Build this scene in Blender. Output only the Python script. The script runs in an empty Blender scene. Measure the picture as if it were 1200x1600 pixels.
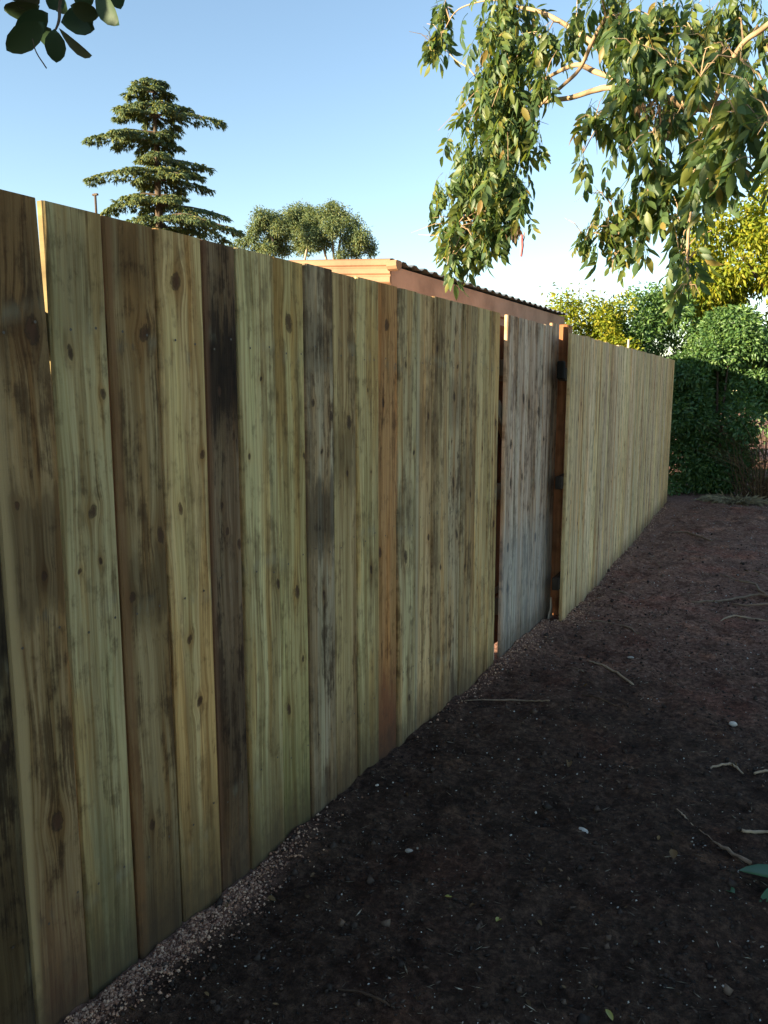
import bpy, bmesh, math, random
import numpy as np
from mathutils import Vector, Matrix
R = math.radians
random.seed(7)
rng = np.random.default_rng(7)
sc = bpy.context.scene
COL = sc.collection

# ---------------------------------------------------------------- camera
cam = bpy.data.cameras.new('camera')
cam.sensor_fit = 'VERTICAL'
cam.sensor_height = 24.0
cam.sensor_width = 18.0
cam.lens = 18.45
cam.clip_start = 0.05
cam.clip_end = 2000
co = bpy.data.objects.new('camera', cam)
COL.objects.link(co)
co.location = (0, 0, 1.5)
co.rotation_euler = (R(90 - 8.645), 0, R(28.553))
sc.camera = co
CAM = np.array([0, 0, 1.5])
FW = np.array([-math.sin(R(28.553)) * math.cos(R(8.645)), math.cos(R(28.553)) * math.cos(R(8.645)), -math.sin(R(8.645))])
RT = np.array([math.cos(R(28.553)), math.sin(R(28.553)), 0])

# ---------------------------------------------------------------- sky, sun, exposure
SUN_EL = 12.0
SX, SY = -0.56, -0.83
SUN_AZ = math.atan2(SX, SY)
w = bpy.data.worlds.new('World')
sc.world = w
w.use_nodes = True
wn = w.node_tree.nodes
bg = wn['Background']
sky = wn.new('ShaderNodeTexSky')
sky.sky_type = 'NISHITA'
sky.sun_disc = False
sky.sun_elevation = R(SUN_EL)
sky.sun_rotation = SUN_AZ
sky.air_density = 1.0
sky.dust_density = 0.1
sky.ozone_density = 1.3
bg.inputs['Strength'].default_value = 0.07
w.node_tree.links.new(sky.outputs[0], bg.inputs['Color'])

sl = bpy.data.lights.new('sun', 'SUN')
sl.energy = 5.0
sl.angle = R(0.5)
sl.color = (1.0, 0.80, 0.52)
so = bpy.data.objects.new('sun', sl)
COL.objects.link(so)
sd = Vector((SX * math.cos(R(SUN_EL)), SY * math.cos(R(SUN_EL)), math.sin(R(SUN_EL))))
so.rotation_euler = sd.to_track_quat('Z', 'Y').to_euler()
so.location = (-20, -12, 12)

vs = sc.view_settings
vs.view_transform = 'Standard'
vs.look = 'None'
vs.gamma = 1
vs.use_curve_mapping = False
vs.exposure = 2.27

# ---------------------------------------------------------------- node helper
class NB:
    def __init__(s, name):
        s.mat = bpy.data.materials.new(name)
        s.mat.use_nodes = True
        s.t = s.mat.node_tree
        s.t.nodes.clear()
        s.out = s.t.nodes.new('ShaderNodeOutputMaterial')
    def n(s, typ, **kw):
        nd = s.t.nodes.new(typ)
        for k, v in kw.items():
            setattr(nd, k, v)
        return nd
    def put(s, sock, v):
        if isinstance(v, bpy.types.NodeSocket):
            s.t.links.new(v, sock)
        elif isinstance(v, (tuple, list)) and len(v) == 3 and sock.type == 'RGBA':
            sock.default_value = (*v, 1)
        else:
            sock.default_value = v
    def m(s, op, a, b=0.0, c=0.0, clamp=False):
        nd = s.n('ShaderNodeMath', operation=op, use_clamp=clamp)
        s.put(nd.inputs[0], a); s.put(nd.inputs[1], b); s.put(nd.inputs[2], c)
        return nd.outputs[0]
    def smooth(s, v, a, b):
        nd = s.n('ShaderNodeMapRange', interpolation_type='SMOOTHSTEP')
        s.put(nd.inputs[0], v); nd.inputs[1].default_value = a; nd.inputs[2].default_value = b
        return nd.outputs[0]
    def mix(s, f, a, b, mode='MIX'):
        nd = s.n('ShaderNodeMix', data_type='RGBA', blend_type=mode)
        s.put(nd.inputs[0], f); s.put(nd.inputs[6], a); s.put(nd.inputs[7], b)
        return nd.outputs[2]
    def noise(s, vec, scale=1.0, detail=3.0, rough=0.55, dist=0.0):
        nd = s.n('ShaderNodeTexNoise')
        if vec is not None: s.put(nd.inputs['Vector'], vec)
        nd.inputs['Scale'].default_value = scale
        nd.inputs['Detail'].default_value = detail
        nd.inputs['Roughness'].default_value = rough
        nd.inputs['Distortion'].default_value = dist
        return nd.outputs[0]
    def xyz(s, x, y, z):
        nd = s.n('ShaderNodeCombineXYZ')
        s.put(nd.inputs[0], x); s.put(nd.inputs[1], y); s.put(nd.inputs[2], z)
        return nd.outputs[0]
    def attr(s, name):
        return s.n('ShaderNodeAttribute', attribute_type='OBJECT', attribute_name=name)
    def ramp(s, f, stops):
        nd = s.n('ShaderNodeValToRGB')
        s.put(nd.inputs[0], f)
        e = nd.color_ramp.elements
        while len(e) < len(stops): e.new(0.5)
        for i, (p, c) in enumerate(stops):
            e[i].position = p; e[i].color = (*c, 1)
        return nd.outputs[0]
    def finish(s, col, rough=0.8, spec=0.3, bump=None, bstr=0.3, bdist=0.01, metallic=0.0):
        b = s.n('ShaderNodeBsdfPrincipled')
        s.put(b.inputs['Base Color'], col); s.put(b.inputs['Roughness'], rough)
        b.inputs['Specular IOR Level'].default_value = spec
        b.inputs['Metallic'].default_value = metallic
        if bump is not None:
            bn = s.n('ShaderNodeBump')
            bn.inputs['Strength'].default_value = bstr; bn.inputs['Distance'].default_value = bdist
            s.put(bn.inputs['Height'], bump)
            s.t.links.new(bn.outputs[0], b.inputs['Normal'])
        s.t.links.new(b.outputs[0], s.out.inputs[0])
        return s.mat

# ---------------------------------------------------------------- wood of the palings
def wood_material(name, lower_grey=False):
    b = NB(name)
    tc = b.n('ShaderNodeTexCoord')
    sp = b.n('ShaderNodeSeparateXYZ'); b.put(sp.inputs[0], tc.outputs['Object'])
    x, y, z = sp.outputs
    seed = b.attr('seed').outputs['Fac']
    tint = b.mix(1.0, b.attr('tint').outputs['Color'], (1.78, 1.52, 1.22), 'MULTIPLY')
    s7 = b.m('MULTIPLY', seed, 7.31)
    wob = b.noise(b.xyz(b.m('MULTIPLY', y, 6), b.m('MULTIPLY', z, 1.4), s7), 1, 2, .5)
    U = b.m('ADD', y, b.m('MULTIPLY', b.m('SUBTRACT', wob, .5), .05))
    core = None; halo = None
    jag = b.noise(b.xyz(b.m('MULTIPLY', y, 120), b.m('MULTIPLY', z, 80), s7), 1, 3, .6)
    streak = None; rim = None
    for k in 'abcde':
        at = b.attr('knot_' + k)
        ks = b.n('ShaderNodeSeparateXYZ'); b.put(ks.inputs[0], at.outputs['Vector'])
        ky, kz, kr = ks.outputs
        on = b.m('GREATER_THAN', kr, 0.001)
        rr = b.m('MAXIMUM', kr, 0.004)
        dy = b.m('DIVIDE', b.m('SUBTRACT', y, ky), rr)
        asp = b.m('ADD', 1.1, b.m('FRACT', b.m('MULTIPLY', kz, 37.7)))
        dz = b.m('DIVIDE', b.m('ADD', b.m('SUBTRACT', z, kz), b.m('MULTIPLY', b.m('SUBTRACT', y, ky), b.m('SUBTRACT', asp, 1.5))), b.m('MULTIPLY', rr, asp))
        r2 = b.m('ADD', b.m('MULTIPLY', dy, dy), b.m('MULTIPLY', dz, dz))
        g = b.m('MULTIPLY', b.m('EXPONENT', b.m('MULTIPLY', r2, -.16)), on)
        U = b.m('SUBTRACT', U, b.m('MULTIPLY', b.m('MULTIPLY', b.m('SUBTRACT', y, ky), g), .8))
        r2j = b.m('ADD', r2, b.m('MULTIPLY', b.m('SUBTRACT', jag, .5), 2.6))
        c = b.m('MULTIPLY', b.m('SUBTRACT', 1.0, b.smooth(r2j, .15, 1.35)), on)
        rm = b.m('MULTIPLY', b.m('EXPONENT', b.m('MULTIPLY', b.m('POWER', b.m('SUBTRACT', r2j, .95), 2.0), -6.0)), on)
        stq = b.m('MULTIPLY', b.m('EXPONENT', b.m('MULTIPLY', b.m('ADD', b.m('MULTIPLY', dy, dy), b.m('MULTIPLY', b.m('MULTIPLY', dz, dz), .035)), -.9)), on)
        streak = stq if streak is None else b.m('MAXIMUM', streak, stq)
        rim = rm if rim is None else b.m('MAXIMUM', rim, rm)
        core = c if core is None else b.m('MAXIMUM', core, c)
        halo = g if halo is None else b.m('MAXIMUM', halo, g)
    broad = b.noise(b.xyz(b.m('MULTIPLY', U, 34), b.m('MULTIPLY', z, .9), s7), 1, 3, .6)
    fine = b.noise(b.xyz(b.m('MULTIPLY', U, 230), b.m('MULTIPLY', z, 4), s7), 1, 3, .6)
    ph = b.noise(b.xyz(b.m('MULTIPLY', U, 9), b.m('MULTIPLY', z, .7), s7), 1, 2, .5)
    ring = b.m('SINE', b.m('ADD', b.m('MULTIPLY', U, 260), b.m('MULTIPLY', ph, 26)))
    blot = b.noise(b.xyz(b.m('MULTIPLY', y, 17), b.m('MULTIPLY', z, 2.3), b.m('ADD', s7, 40)), 1, 4, .6)
    dirt = b.noise(b.xyz(b.m('MULTIPLY', y, 30), b.m('MULTIPLY', z, 17), b.m('ADD', s7, 80)), 1, 5, .65)
    hue = b.noise(b.xyz(b.m('MULTIPLY', y, 14), b.m('MULTIPLY', z, .8), b.m('ADD', s7, 20)), 1, 3, .5)
    col = tint
    # broad early / late wood streaks
    col = b.mix(b.m('MULTIPLY', b.smooth(broad, .44, .62), .70), col, b.mix(1.0, tint, (.50, .40, .30), 'MULTIPLY'))
    col = b.mix(b.m('MULTIPLY', b.smooth(broad, .46, .26), .45), col, b.mix(1.0, tint, (1.30, 1.28, 1.20), 'MULTIPLY'))
    col = b.mix(b.m('MULTIPLY', b.smooth(ring, .35, 1.0), .34), col, b.mix(1.0, tint, (.55, .42, .28), 'MULTIPLY'))
    # brown / green copper-treatment drift
    col = b.mix(b.m('MULTIPLY', b.smooth(hue, .52, .60), .60), col, b.mix(1.0, col, (.98, .76, .52), 'MULTIPLY'))
    col = b.mix(b.m('MULTIPLY', b.smooth(hue, .47, .38), .50), col, b.mix(1.0, col, (.93, 1.0, .93), 'MULTIPLY'))
    col = b.mix(b.m('MULTIPLY', b.smooth(fine, .38, .66), .50), col, b.mix(1.0, col, (.55, .49, .42), 'MULTIPLY'))
    # weather blotches
    wst = b.attr('weather').outputs['Fac']
    bl = b.m('MULTIPLY', b.smooth(b.m('ADD', blot, b.m('ADD', b.m('MULTIPLY', b.m('SUBTRACT', dirt, .5), .45), b.m('MULTIPLY', b.m('SUBTRACT', fine, .5), .35))), .48, .66), b.m('ADD', .62, wst), clamp=True)
    col = b.mix(bl, col, b.mix(1.0, col, (.34, .30, .28), 'MULTIPLY'))
    mott = b.m('MULTIPLY', b.smooth(dirt, .52, .70), .50)
    col = b.mix(mott, col, b.mix(1.0, col, (.45, .42, .42), 'MULTIPLY'))
    # dark soaked stains with their own place
    for nm in ('dark_a', 'dark_b'):
        dk = b.attr(nm)
        ds = b.n('ShaderNodeSeparateXYZ'); b.put(ds.inputs[0], dk.outputs['Vector'])
        dzc, dzh, dst = ds.outputs
        dm = b.m('DIVIDE', b.m('ABSOLUTE', b.m('SUBTRACT', z, dzc)), b.m('MAXIMUM', dzh, .01))
        dm = b.m('ADD', dm, b.m('MULTIPLY', b.m('SUBTRACT', b.m('ADD', blot, b.m('MULTIPLY', broad, .6)), .8), 3.4))
        dm = b.m('ADD', dm, b.m('MULTIPLY', b.m('SUBTRACT', dirt, .5), 1.3))
        dm = b.m('ADD', dm, b.m('MULTIPLY', b.m('SUBTRACT', fine, .5), 1.5))
        dm = b.m('MULTIPLY', b.m('SUBTRACT', 1.0, b.smooth(dm, .45, 1.15)), dst, clamp=True)
        col = b.mix(dm, col, b.mix(1.0, col, (.16, .14, .14), 'MULTIPLY'))
    # pale sticker marks where battens lay across the stack
    sl1 = b.m('ADD', z, b.m('MULTIPLY', y, b.m('MULTIPLY', b.m('SUBTRACT', b.m('FRACT', b.m('MULTIPLY', seed, 3.7)), .5), .5)))
    jit = b.m('MULTIPLY', b.m('SUBTRACT', b.m('FRACT', b.m('MULTIPLY', seed, 5.3)), .5), .10)
    band = None
    for zb in (1.63, .97, .26):
        e = b.m('DIVIDE', b.m('SUBTRACT', b.m('ADD', sl1, jit), zb), .020)
        g = b.m('EXPONENT', b.m('MULTIPLY', b.m('MULTIPLY', e, e), -1.0))
        band = g if band is None else b.m('MAXIMUM', band, g)
    band = b.m('MULTIPLY', band, b.smooth(b.m('ADD', blot, b.m('MULTIPLY', dirt, .5)), .72, .92))
    col = b.mix(b.m('MULTIPLY', band, .5), col, b.mix(.5, col, (.36, .34, .24)))
    # coloured foot stain (algae, tannin), painted shade on left boards too; left edge streak
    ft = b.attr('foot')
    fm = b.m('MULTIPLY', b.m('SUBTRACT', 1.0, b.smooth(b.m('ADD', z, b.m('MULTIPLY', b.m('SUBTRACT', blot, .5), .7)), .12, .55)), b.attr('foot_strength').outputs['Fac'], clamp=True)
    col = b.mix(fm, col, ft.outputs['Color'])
    eg = b.attr('edge')
    em = b.m('MULTIPLY', b.m('SUBTRACT', 1.0, b.smooth(b.m('ADD', y, b.m('MULTIPLY', b.m('SUBTRACT', wob, .5), .03)), -.064, -.042)), b.attr('edge_strength').outputs['Fac'], clamp=True)
    col = b.mix(em, col, eg.outputs['Color'])
    # knots
    col = b.mix(b.m('MULTIPLY', halo, .42), col, b.mix(1.0, col, (.72, .50, .30), 'MULTIPLY'))
    col = b.mix(b.m('MULTIPLY', b.m('MULTIPLY', streak, b.smooth(broad, .35, .6)), .55), col, b.mix(1.0, col, (.50, .36, .24), 'MULTIPLY'))
    kcol = b.attr('knot_tone').outputs['Fac']
    kc = b.mix(kcol, (.026, .018, .013), (.095, .040, .019))
    kc = b.mix(b.smooth(ring, .0, 1.0), kc, b.mix(1.0, kc, (.6, .6, .6), 'MULTIPLY'))
    col = b.mix(b.m('MULTIPLY', core, .88), col, kc)
    col = b.mix(b.m('MULTIPLY', rim, .55), col, (.022, .015, .010))
    if lower_grey:
        lm = b.m('SUBTRACT', 1.0, b.smooth(b.m('ADD', z, b.m('ADD', b.m('MULTIPLY', y, .3), b.m('MULTIPLY', b.m('SUBTRACT', blot, .5), .35))), .55, .85))
        col = b.mix(b.m('MULTIPLY', lm, .55), col, b.mix(.55, b.mix(1.0, col, (.85, .98, 1.06), 'MULTIPLY'), (.32, .345, .35)))
    # rust run down from the nails
    ny = b.m('DIVIDE', b.m('SUBTRACT', b.m('ABSOLUTE', y), .042), .005)
    ny = b.m('EXPONENT', b.m('MULTIPLY', b.m('MULTIPLY', ny, ny), -1.0))
    nz = None
    for zb in (.30, .955, 1.63):
        dzr = b.m('SUBTRACT', zb, z)
        q = b.m('MULTIPLY', b.smooth(dzr, -.02, .01), b.m('SUBTRACT', 1.0, b.smooth(dzr, .02, .10)))
        nz = q if nz is None else b.m('MAXIMUM', nz, q)
    col = b.mix(b.m('MULTIPLY', b.m('MULTIPLY', ny, nz), .45), col, b.mix(1.0, col, (.40, .30, .24), 'MULTIPLY'))
    # soil splashed on the feet, its darkness also standing in for shade there
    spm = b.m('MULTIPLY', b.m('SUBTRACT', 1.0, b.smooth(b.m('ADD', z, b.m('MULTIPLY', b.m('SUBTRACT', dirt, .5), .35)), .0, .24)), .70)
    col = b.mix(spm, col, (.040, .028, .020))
    saw = b.noise(b.xyz(b.m('MULTIPLY', y, 12), b.m('MULTIPLY', z, 420), s7), 1, 2, .5)
    h = b.m('ADD', b.m('ADD', b.m('MULTIPLY', fine, .6), b.m('MULTIPLY', saw, .25)), b.m('ADD', b.m('MULTIPLY', broad, .5), b.m('MULTIPLY', core, -.5)))
    return b.finish(col, .82, .22, h, .55, .004)

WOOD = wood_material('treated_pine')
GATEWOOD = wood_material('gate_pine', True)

def raw_wood(name, c1, c2):
    b = NB(name)
    tc = b.n('ShaderNodeTexCoord')
    mp = b.n('ShaderNodeMapping'); mp.inputs['Scale'].default_value = (40, 40, 2.2)
    b.put(mp.inputs[0], tc.outputs['Object'])
    f = b.noise(mp.outputs[0], 1, 4, .6)
    g = b.noise(tc.outputs['Object'], 9, 4, .6)
    col = b.ramp(f, [(.3, c1), (.7, c2)])
    col = b.mix(b.m('MULTIPLY', b.smooth(g, .5, .7), .6), col, b.mix(1.0, col, (.4, .35, .3), 'MULTIPLY'))
    return b.finish(col, .85, .2, f, .4, .004)
POST = raw_wood('hardwood_post', (.14, .060, .028), (.32, .145, .062))
RAIL = raw_wood('rail_wood', (.06, .045, .03), (.16, .12, .08))
DARKRAIL = raw_wood('dark_rail', (.018, .014, .011), (.05, .038, .028))
PALEEND = raw_wood('pale_offcut', (.42, .34, .25), (.55, .46, .35))

def flat(name, col, rough=.8, spec=.3, var=.25, scale=6.0, metallic=0.0):
    b = NB(name)
    tc = b.n('ShaderNodeTexCoord')
    f = b.noise(tc.outputs['Object'], scale, 5, .6)
    f2 = b.noise(tc.outputs['Object'], scale * 9, 3, .6)
    c = b.mix(b.m('MULTIPLY', b.smooth(f, .35, .75), var * 2), col, b.mix(1.0, col, (.5, .47, .45), 'MULTIPLY'))
    c = b.mix(b.m('MULTIPLY', f2, var), c, b.mix(1.0, c, (.6, .6, .6), 'MULTIPLY'))
    return b.finish(c, rough, spec, f2, .15, .004, metallic)

def leaf_material(name, stops, trans=.35, rough=.45, gloss=.05):
    """leaf colours vary from leaf to leaf; light passes through the blade"""
    b = NB(name)
    geo = b.n('ShaderNodeNewGeometry')
    oi = b.n('ShaderNodeObjectInfo')
    rnd = b.m('FRACT', b.m('ADD', geo.outputs['Random Per Island'], oi.outputs['Random']))
    col = b.ramp(rnd, stops)
    tc = b.n('ShaderNodeTexCoord')
    v = b.noise(tc.outputs['Object'], 22, 3, .6)
    col = b.mix(b.m('MULTIPLY', v, .5), col, b.mix(1.0, col, (.65, .68, .6), 'MULTIPLY'))
    d = b.n('ShaderNodeBsdfDiffuse'); b.put(d.inputs[0], col)
    t = b.n('ShaderNodeBsdfTranslucent'); b.put(t.inputs[0], b.mix(1.0, col, (1.25, 1.2, .6), 'MULTIPLY'))
    g = b.n('ShaderNodeBsdfGlossy'); g.inputs['Roughness'].default_value = rough
    g.inputs[0].default_value = (.9, .95, 1, 1)
    m1 = b.n('ShaderNodeMixShader'); m1.inputs[0].default_value = trans
    b.t.links.new(d.outputs[0], m1.inputs[1]); b.t.links.new(t.outputs[0], m1.inputs[2])
    m2 = b.n('ShaderNodeMixShader'); m2.inputs[0].default_value = gloss
    b.t.links.new(m1.outputs[0], m2.inputs[1]); b.t.links.new(g.outputs[0], m2.inputs[2])
    b.t.links.new(m2.outputs[0], b.out.inputs[0])
    return b.mat

ASH = leaf_material('ash_leaf', [(.0, (.060, .115, .058)), (.5, (.095, .155, .055)), (.85, (.15, .19, .045)), (.98, (.22, .21, .05)), (1., (.28, .19, .06))], .50, .45, .015)
BROAD = leaf_material('broad_leaf', [(0, (.020, .045, .022)), (.8, (.030, .055, .025)), (1, (.05, .05, .03))], .05, .5, .015)
CEDAR = leaf_material('cedar_needles', [(0, (.080, .135, .085)), (.6, (.13, .18, .085)), (1, (.24, .24, .06))], .40, .6, .01)
GUM = leaf_material('gum_leaf', [(0, (.10, .155, .085)), (.6, (.15, .20, .095)), (1, (.21, .22, .09))], .40, .5, .01)
HEDGE = leaf_material('hedge_leaf', [(0, (.055, .130, .045)), (.6, (.10, .20, .055)), (1, (.15, .25, .06))], .45, .5, .03)
GOLD = leaf_material('golden_leaf', [(0, (.13, .20, .022)), (.5, (.22, .265, .024)), (1, (.34, .31, .03))], .50, .5, .01)
WISP = leaf_material('wispy_leaf', [(0, (.08, .11, .05)), (1, (.14, .15, .06))], .35, .5, .01)
DRY = leaf_material('dry_leaf', [(0, (.06, .035, .018)), (.6, (.13, .075, .032)), (1, (.20, .13, .06))], .2, .7, .02)
STRAW = leaf_material('dry_grass', [(0, (.20, .15, .08)), (1, (.36, .29, .16))], .25, .7, .02)
BRIGHT = leaf_material('fresh_leaf', [(0, (.03, .12, .05)), (1, (.05, .16, .06))], .3, .35, .07)
YELLOW = leaf_material('yellow_leaf', [(0, (.34, .33, .06)), (1, (.42, .40, .08))], .3, .4, .06)
BARK = flat('pale_bark', (.36, .26, .16), .85, .2, .35, 9)
DKBARK = flat('dark_bark', (.10, .075, .055), .9, .2, .35, 12)
GUMBARK = flat('gum_bark', (.46, .36, .27), .8, .2, .3, 3)

# ---------------------------------------------------------------- object helpers
def link(o, parent=None):
    COL.objects.link(o)
    if parent is not None: o.parent = parent
    return o
def mesh(name, verts, faces, mat, smooth=False):
    me = bpy.data.meshes.new(name)
    me.from_pydata([tuple(map(float, v)) for v in verts], [], [tuple(map(int, f)) for f in faces])
    me.materials.append(mat)
    if smooth: me.shade_smooth()
    me.update()
    return me
def part(name, me, parent, loc=(0, 0, 0), rot=(0, 0, 0), kind=None):
    o = bpy.data.objects.new(name, me)
    o.location = loc; o.rotation_euler = rot
    if kind: o['kind'] = kind
    return link(o, parent)
def tag(o, label, cat, group=None):
    o['label'] = label; o['category'] = cat
    if group: o['group'] = group
    return o
def thing(name, label, cat, loc=(0, 0, 0), rz=0.0, group=None):
    o = bpy.data.objects.new(name, None)
    o.empty_display_size = .2
    o.location = loc; o.rotation_euler = (0, 0, rz)
    link(o)
    return tag(o, label, cat, group)
def tri_mesh(name, V, F, mat):
    """numpy triangle soup, fast"""
    me = bpy.data.meshes.new(name)
    V = np.ascontiguousarray(V, dtype=np.float32); F = np.ascontiguousarray(F, dtype=np.int32)
    me.vertices.add(len(V)); me.vertices.foreach_set('co', V.ravel())
    me.loops.add(F.size); me.loops.foreach_set('vertex_index', F.ravel())
    me.polygons.add(len(F))
    me.polygons.foreach_set('loop_start', np.arange(0, F.size, 3, dtype=np.int32))
    me.materials.append(mat)
    me.update(calc_edges=True)
    return me
def scatter(tmpls, which, M, loc):
    """copies of the template meshes (V, F) -> one vertex / triangle soup"""
    Vs, Fs, off = [], [], 0
    for k, (tv, tf) in enumerate(tmpls):
        idx = np.where(which == k)[0]
        if len(idx) == 0: continue
        v = np.einsum('nij,vj->nvi', M[idx], tv) + loc[idx][:, None, :]
        nv = len(tv)
        f = tf[None] + (np.arange(len(idx)) * nv)[:, None, None] + off
        Vs.append(v.reshape(-1, 3)); Fs.append(f.reshape(-1, 3)); off += len(idx) * nv
    return np.concatenate(Vs), np.concatenate(Fs)
def frames(d, up=None, roll=None):
    """rotation matrices whose local X runs along d"""
    d = d / np.linalg.norm(d, axis=1, keepdims=True)
    if up is None: up = np.tile([0., 0., 1.], (len(d), 1))
    s = np.cross(up, d); n = np.linalg.norm(s, axis=1, keepdims=True)
    s = np.where(n > 1e-4, s / np.maximum(n, 1e-6), np.array([1., 0, 0]))
    u = np.cross(d, s)
    if roll is not None:
        c, q = np.cos(roll)[:, None], np.sin(roll)[:, None]
        s, u = c * s + q * u, -q * s + c * u
    return np.stack([d, s, u], axis=2)
def box(v, f, x0, x1, y0, y1, z0, z1):
    o = len(v)
    v += [(x0, y0, z0), (x1, y0, z0), (x1, y1, z0), (x0, y1, z0), (x0, y0, z1), (x1, y0, z1), (x1, y1, z1), (x0, y1, z1)]
    f += [tuple(o + i for i in q) for q in ((0, 3, 2, 1), (4, 5, 6, 7), (0, 1, 5, 4), (1, 2, 6, 5), (2, 3, 7, 6), (3, 0, 4, 7))]
def box_mesh(name, x0, x1, y0, y1, z0, z1, mat, bev=.004):
    bm = bmesh.new()
    v, f = [], []
    box(v, f, x0, x1, y0, y1, z0, z1)
    bv = [bm.verts.new(p) for p in v]
    for q in f: bm.faces.new([bv[i] for i in q])
    bmesh.ops.bevel(bm, geom=list(bm.edges), offset=bev, segments=1, affect='EDGES')
    me = bpy.data.meshes.new(name); bm.to_mesh(me); bm.free()
    me.materials.append(mat)
    return me
def tube(pts, rad, seg=7, wob=0.0):
    pts = [Vector(p) for p in pts]
    V, F = [], []
    n = len(pts)
    for i, p in enumerate(pts):
        d = (pts[min(i + 1, n - 1)] - pts[max(i - 1, 0)]).normalized()
        a = d.cross(Vector((.31, .17, .93)))
        if a.length < 1e-3: a = d.cross(Vector((1, 0, 0)))
        a.normalize(); c = d.cross(a)
        for k in range(seg):
            t = 2 * math.pi * k / seg
            r = rad[i] * (1 + random.uniform(-wob, wob))
            V.append(p + (a * math.cos(t) + c * math.sin(t)) * r)
    for i in range(n - 1):
        for k in range(seg):
            k2 = (k + 1) % seg
            F.append((i * seg + k, i * seg + k2, (i + 1) * seg + k2, (i + 1) * seg + k))
    F.append(tuple(range(seg))[::-1]); F.append(tuple((n - 1) * seg + k for k in range(seg)))
    return V, F
def spline(pts, n):
    """Catmull-Rom through pts (rows may carry a radius too)"""
    P = np.array(pts, float)
    P = np.vstack([2 * P[0] - P[1], P, 2 * P[-1] - P[-2]])
    out = []
    for i in range(1, len(P) - 2):
        for t in np.linspace(0, 1, n, endpoint=False):
            a, b, c, d = P[i - 1:i + 3]
            out.append(.5 * (2 * b + (c - a) * t + (2 * a - 5 * b + 4 * c - d) * t * t + (3 * b - a - 3 * c + d) * t ** 3))
    out.append(P[-2])
    return np.array(out)
def join(parts):
    V, F = [], []
    for v, f in parts:
        o = len(V); V += list(v); F += [tuple(o + i for i in q) for q in f]
    return V, F
def limb(name, pts, mat, parent, n=5, seg=7, k=1.0, wob=.05):
    S = spline(pts, n)
    v, f = tube(S[:, :3], np.maximum(S[:, 3] * k, .0012), seg, wob)
    return part(name, mesh(name, v, f, mat, True), parent)

# ---------------------------------------------------------------- ground
_P = rng.random((256, 256))
def vnoise(x, y):
    xi = np.floor(x).astype(int); yi = np.floor(y).astype(int)
    fx = x - xi; fy = y - yi
    fx = fx * fx * (3 - 2 * fx); fy = fy * fy * (3 - 2 * fy)
    g = lambda a, c: _P[a % 256, c % 256]
    return (g(xi, yi) * (1 - fx) + g(xi + 1, yi) * fx) * (1 - fy) + (g(xi, yi + 1) * (1 - fx) + g(xi + 1, yi + 1) * fx) * fy
def gh(x, y):
    x = np.asarray(x, float); y = np.asarray(y, float)
    h = .030 * (vnoise(x * 1.3 + 5, y * 1.3 + 9) - .5)
    h = h + .028 * (vnoise(x * 5 + 31, y * 5 + 17) - .5) + .022 * (vnoise(x * 14 + 3, y * 14 + 77) - .5)
    h = h + .013 * (vnoise(x * 37 + 13, y * 37 + 7) - .5) + .008 * (vnoise(x * 90 + 3, y * 90 + 47) - .5)
    near = np.exp(-((x + 1.42) / .10) ** 2)
    lump = np.exp(-((y - 1.45) / .45) ** 2) + .9 * np.exp(-((y - 4.5) / .55) ** 2)
    h = h + near * lump * .018
    return h
def gz(x, y): return float(gh(x, y))

xs = np.concatenate([-np.geomspace(300, 2.2, 26), np.arange(-2.1, 1.2, .019), np.arange(1.2, 3, .05), np.geomspace(3, 300, 26)])
ynear = [.7]
while ynear[-1] < 15: ynear.append(ynear[-1] + max(.012, .0085 * ynear[-1]))
ys = np.concatenate([-np.geomspace(300, 4, 18), np.arange(-3.8, .7, .16), np.array(ynear), np.geomspace(15.6, 300, 26)])
GX, GY = np.meshgrid(xs, ys)
GZ = gh(GX, GY)
far_m = np.clip((np.hypot(GX, GY) - 14) / 10, 0, 1)
GZ = GZ * (1 - far_m) - far_m * .02
nx, ny = len(xs), len(ys)
V = np.stack([GX, GY, GZ], -1).reshape(-1, 3)
ii, jj = np.meshgrid(np.arange(ny - 1), np.arange(nx - 1), indexing='ij')
a = (ii * nx + jj).ravel()
Ft = np.concatenate([np.stack([a, a + 1, a + nx + 1], 1), np.stack([a, a + nx + 1, a + nx], 1)])

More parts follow.
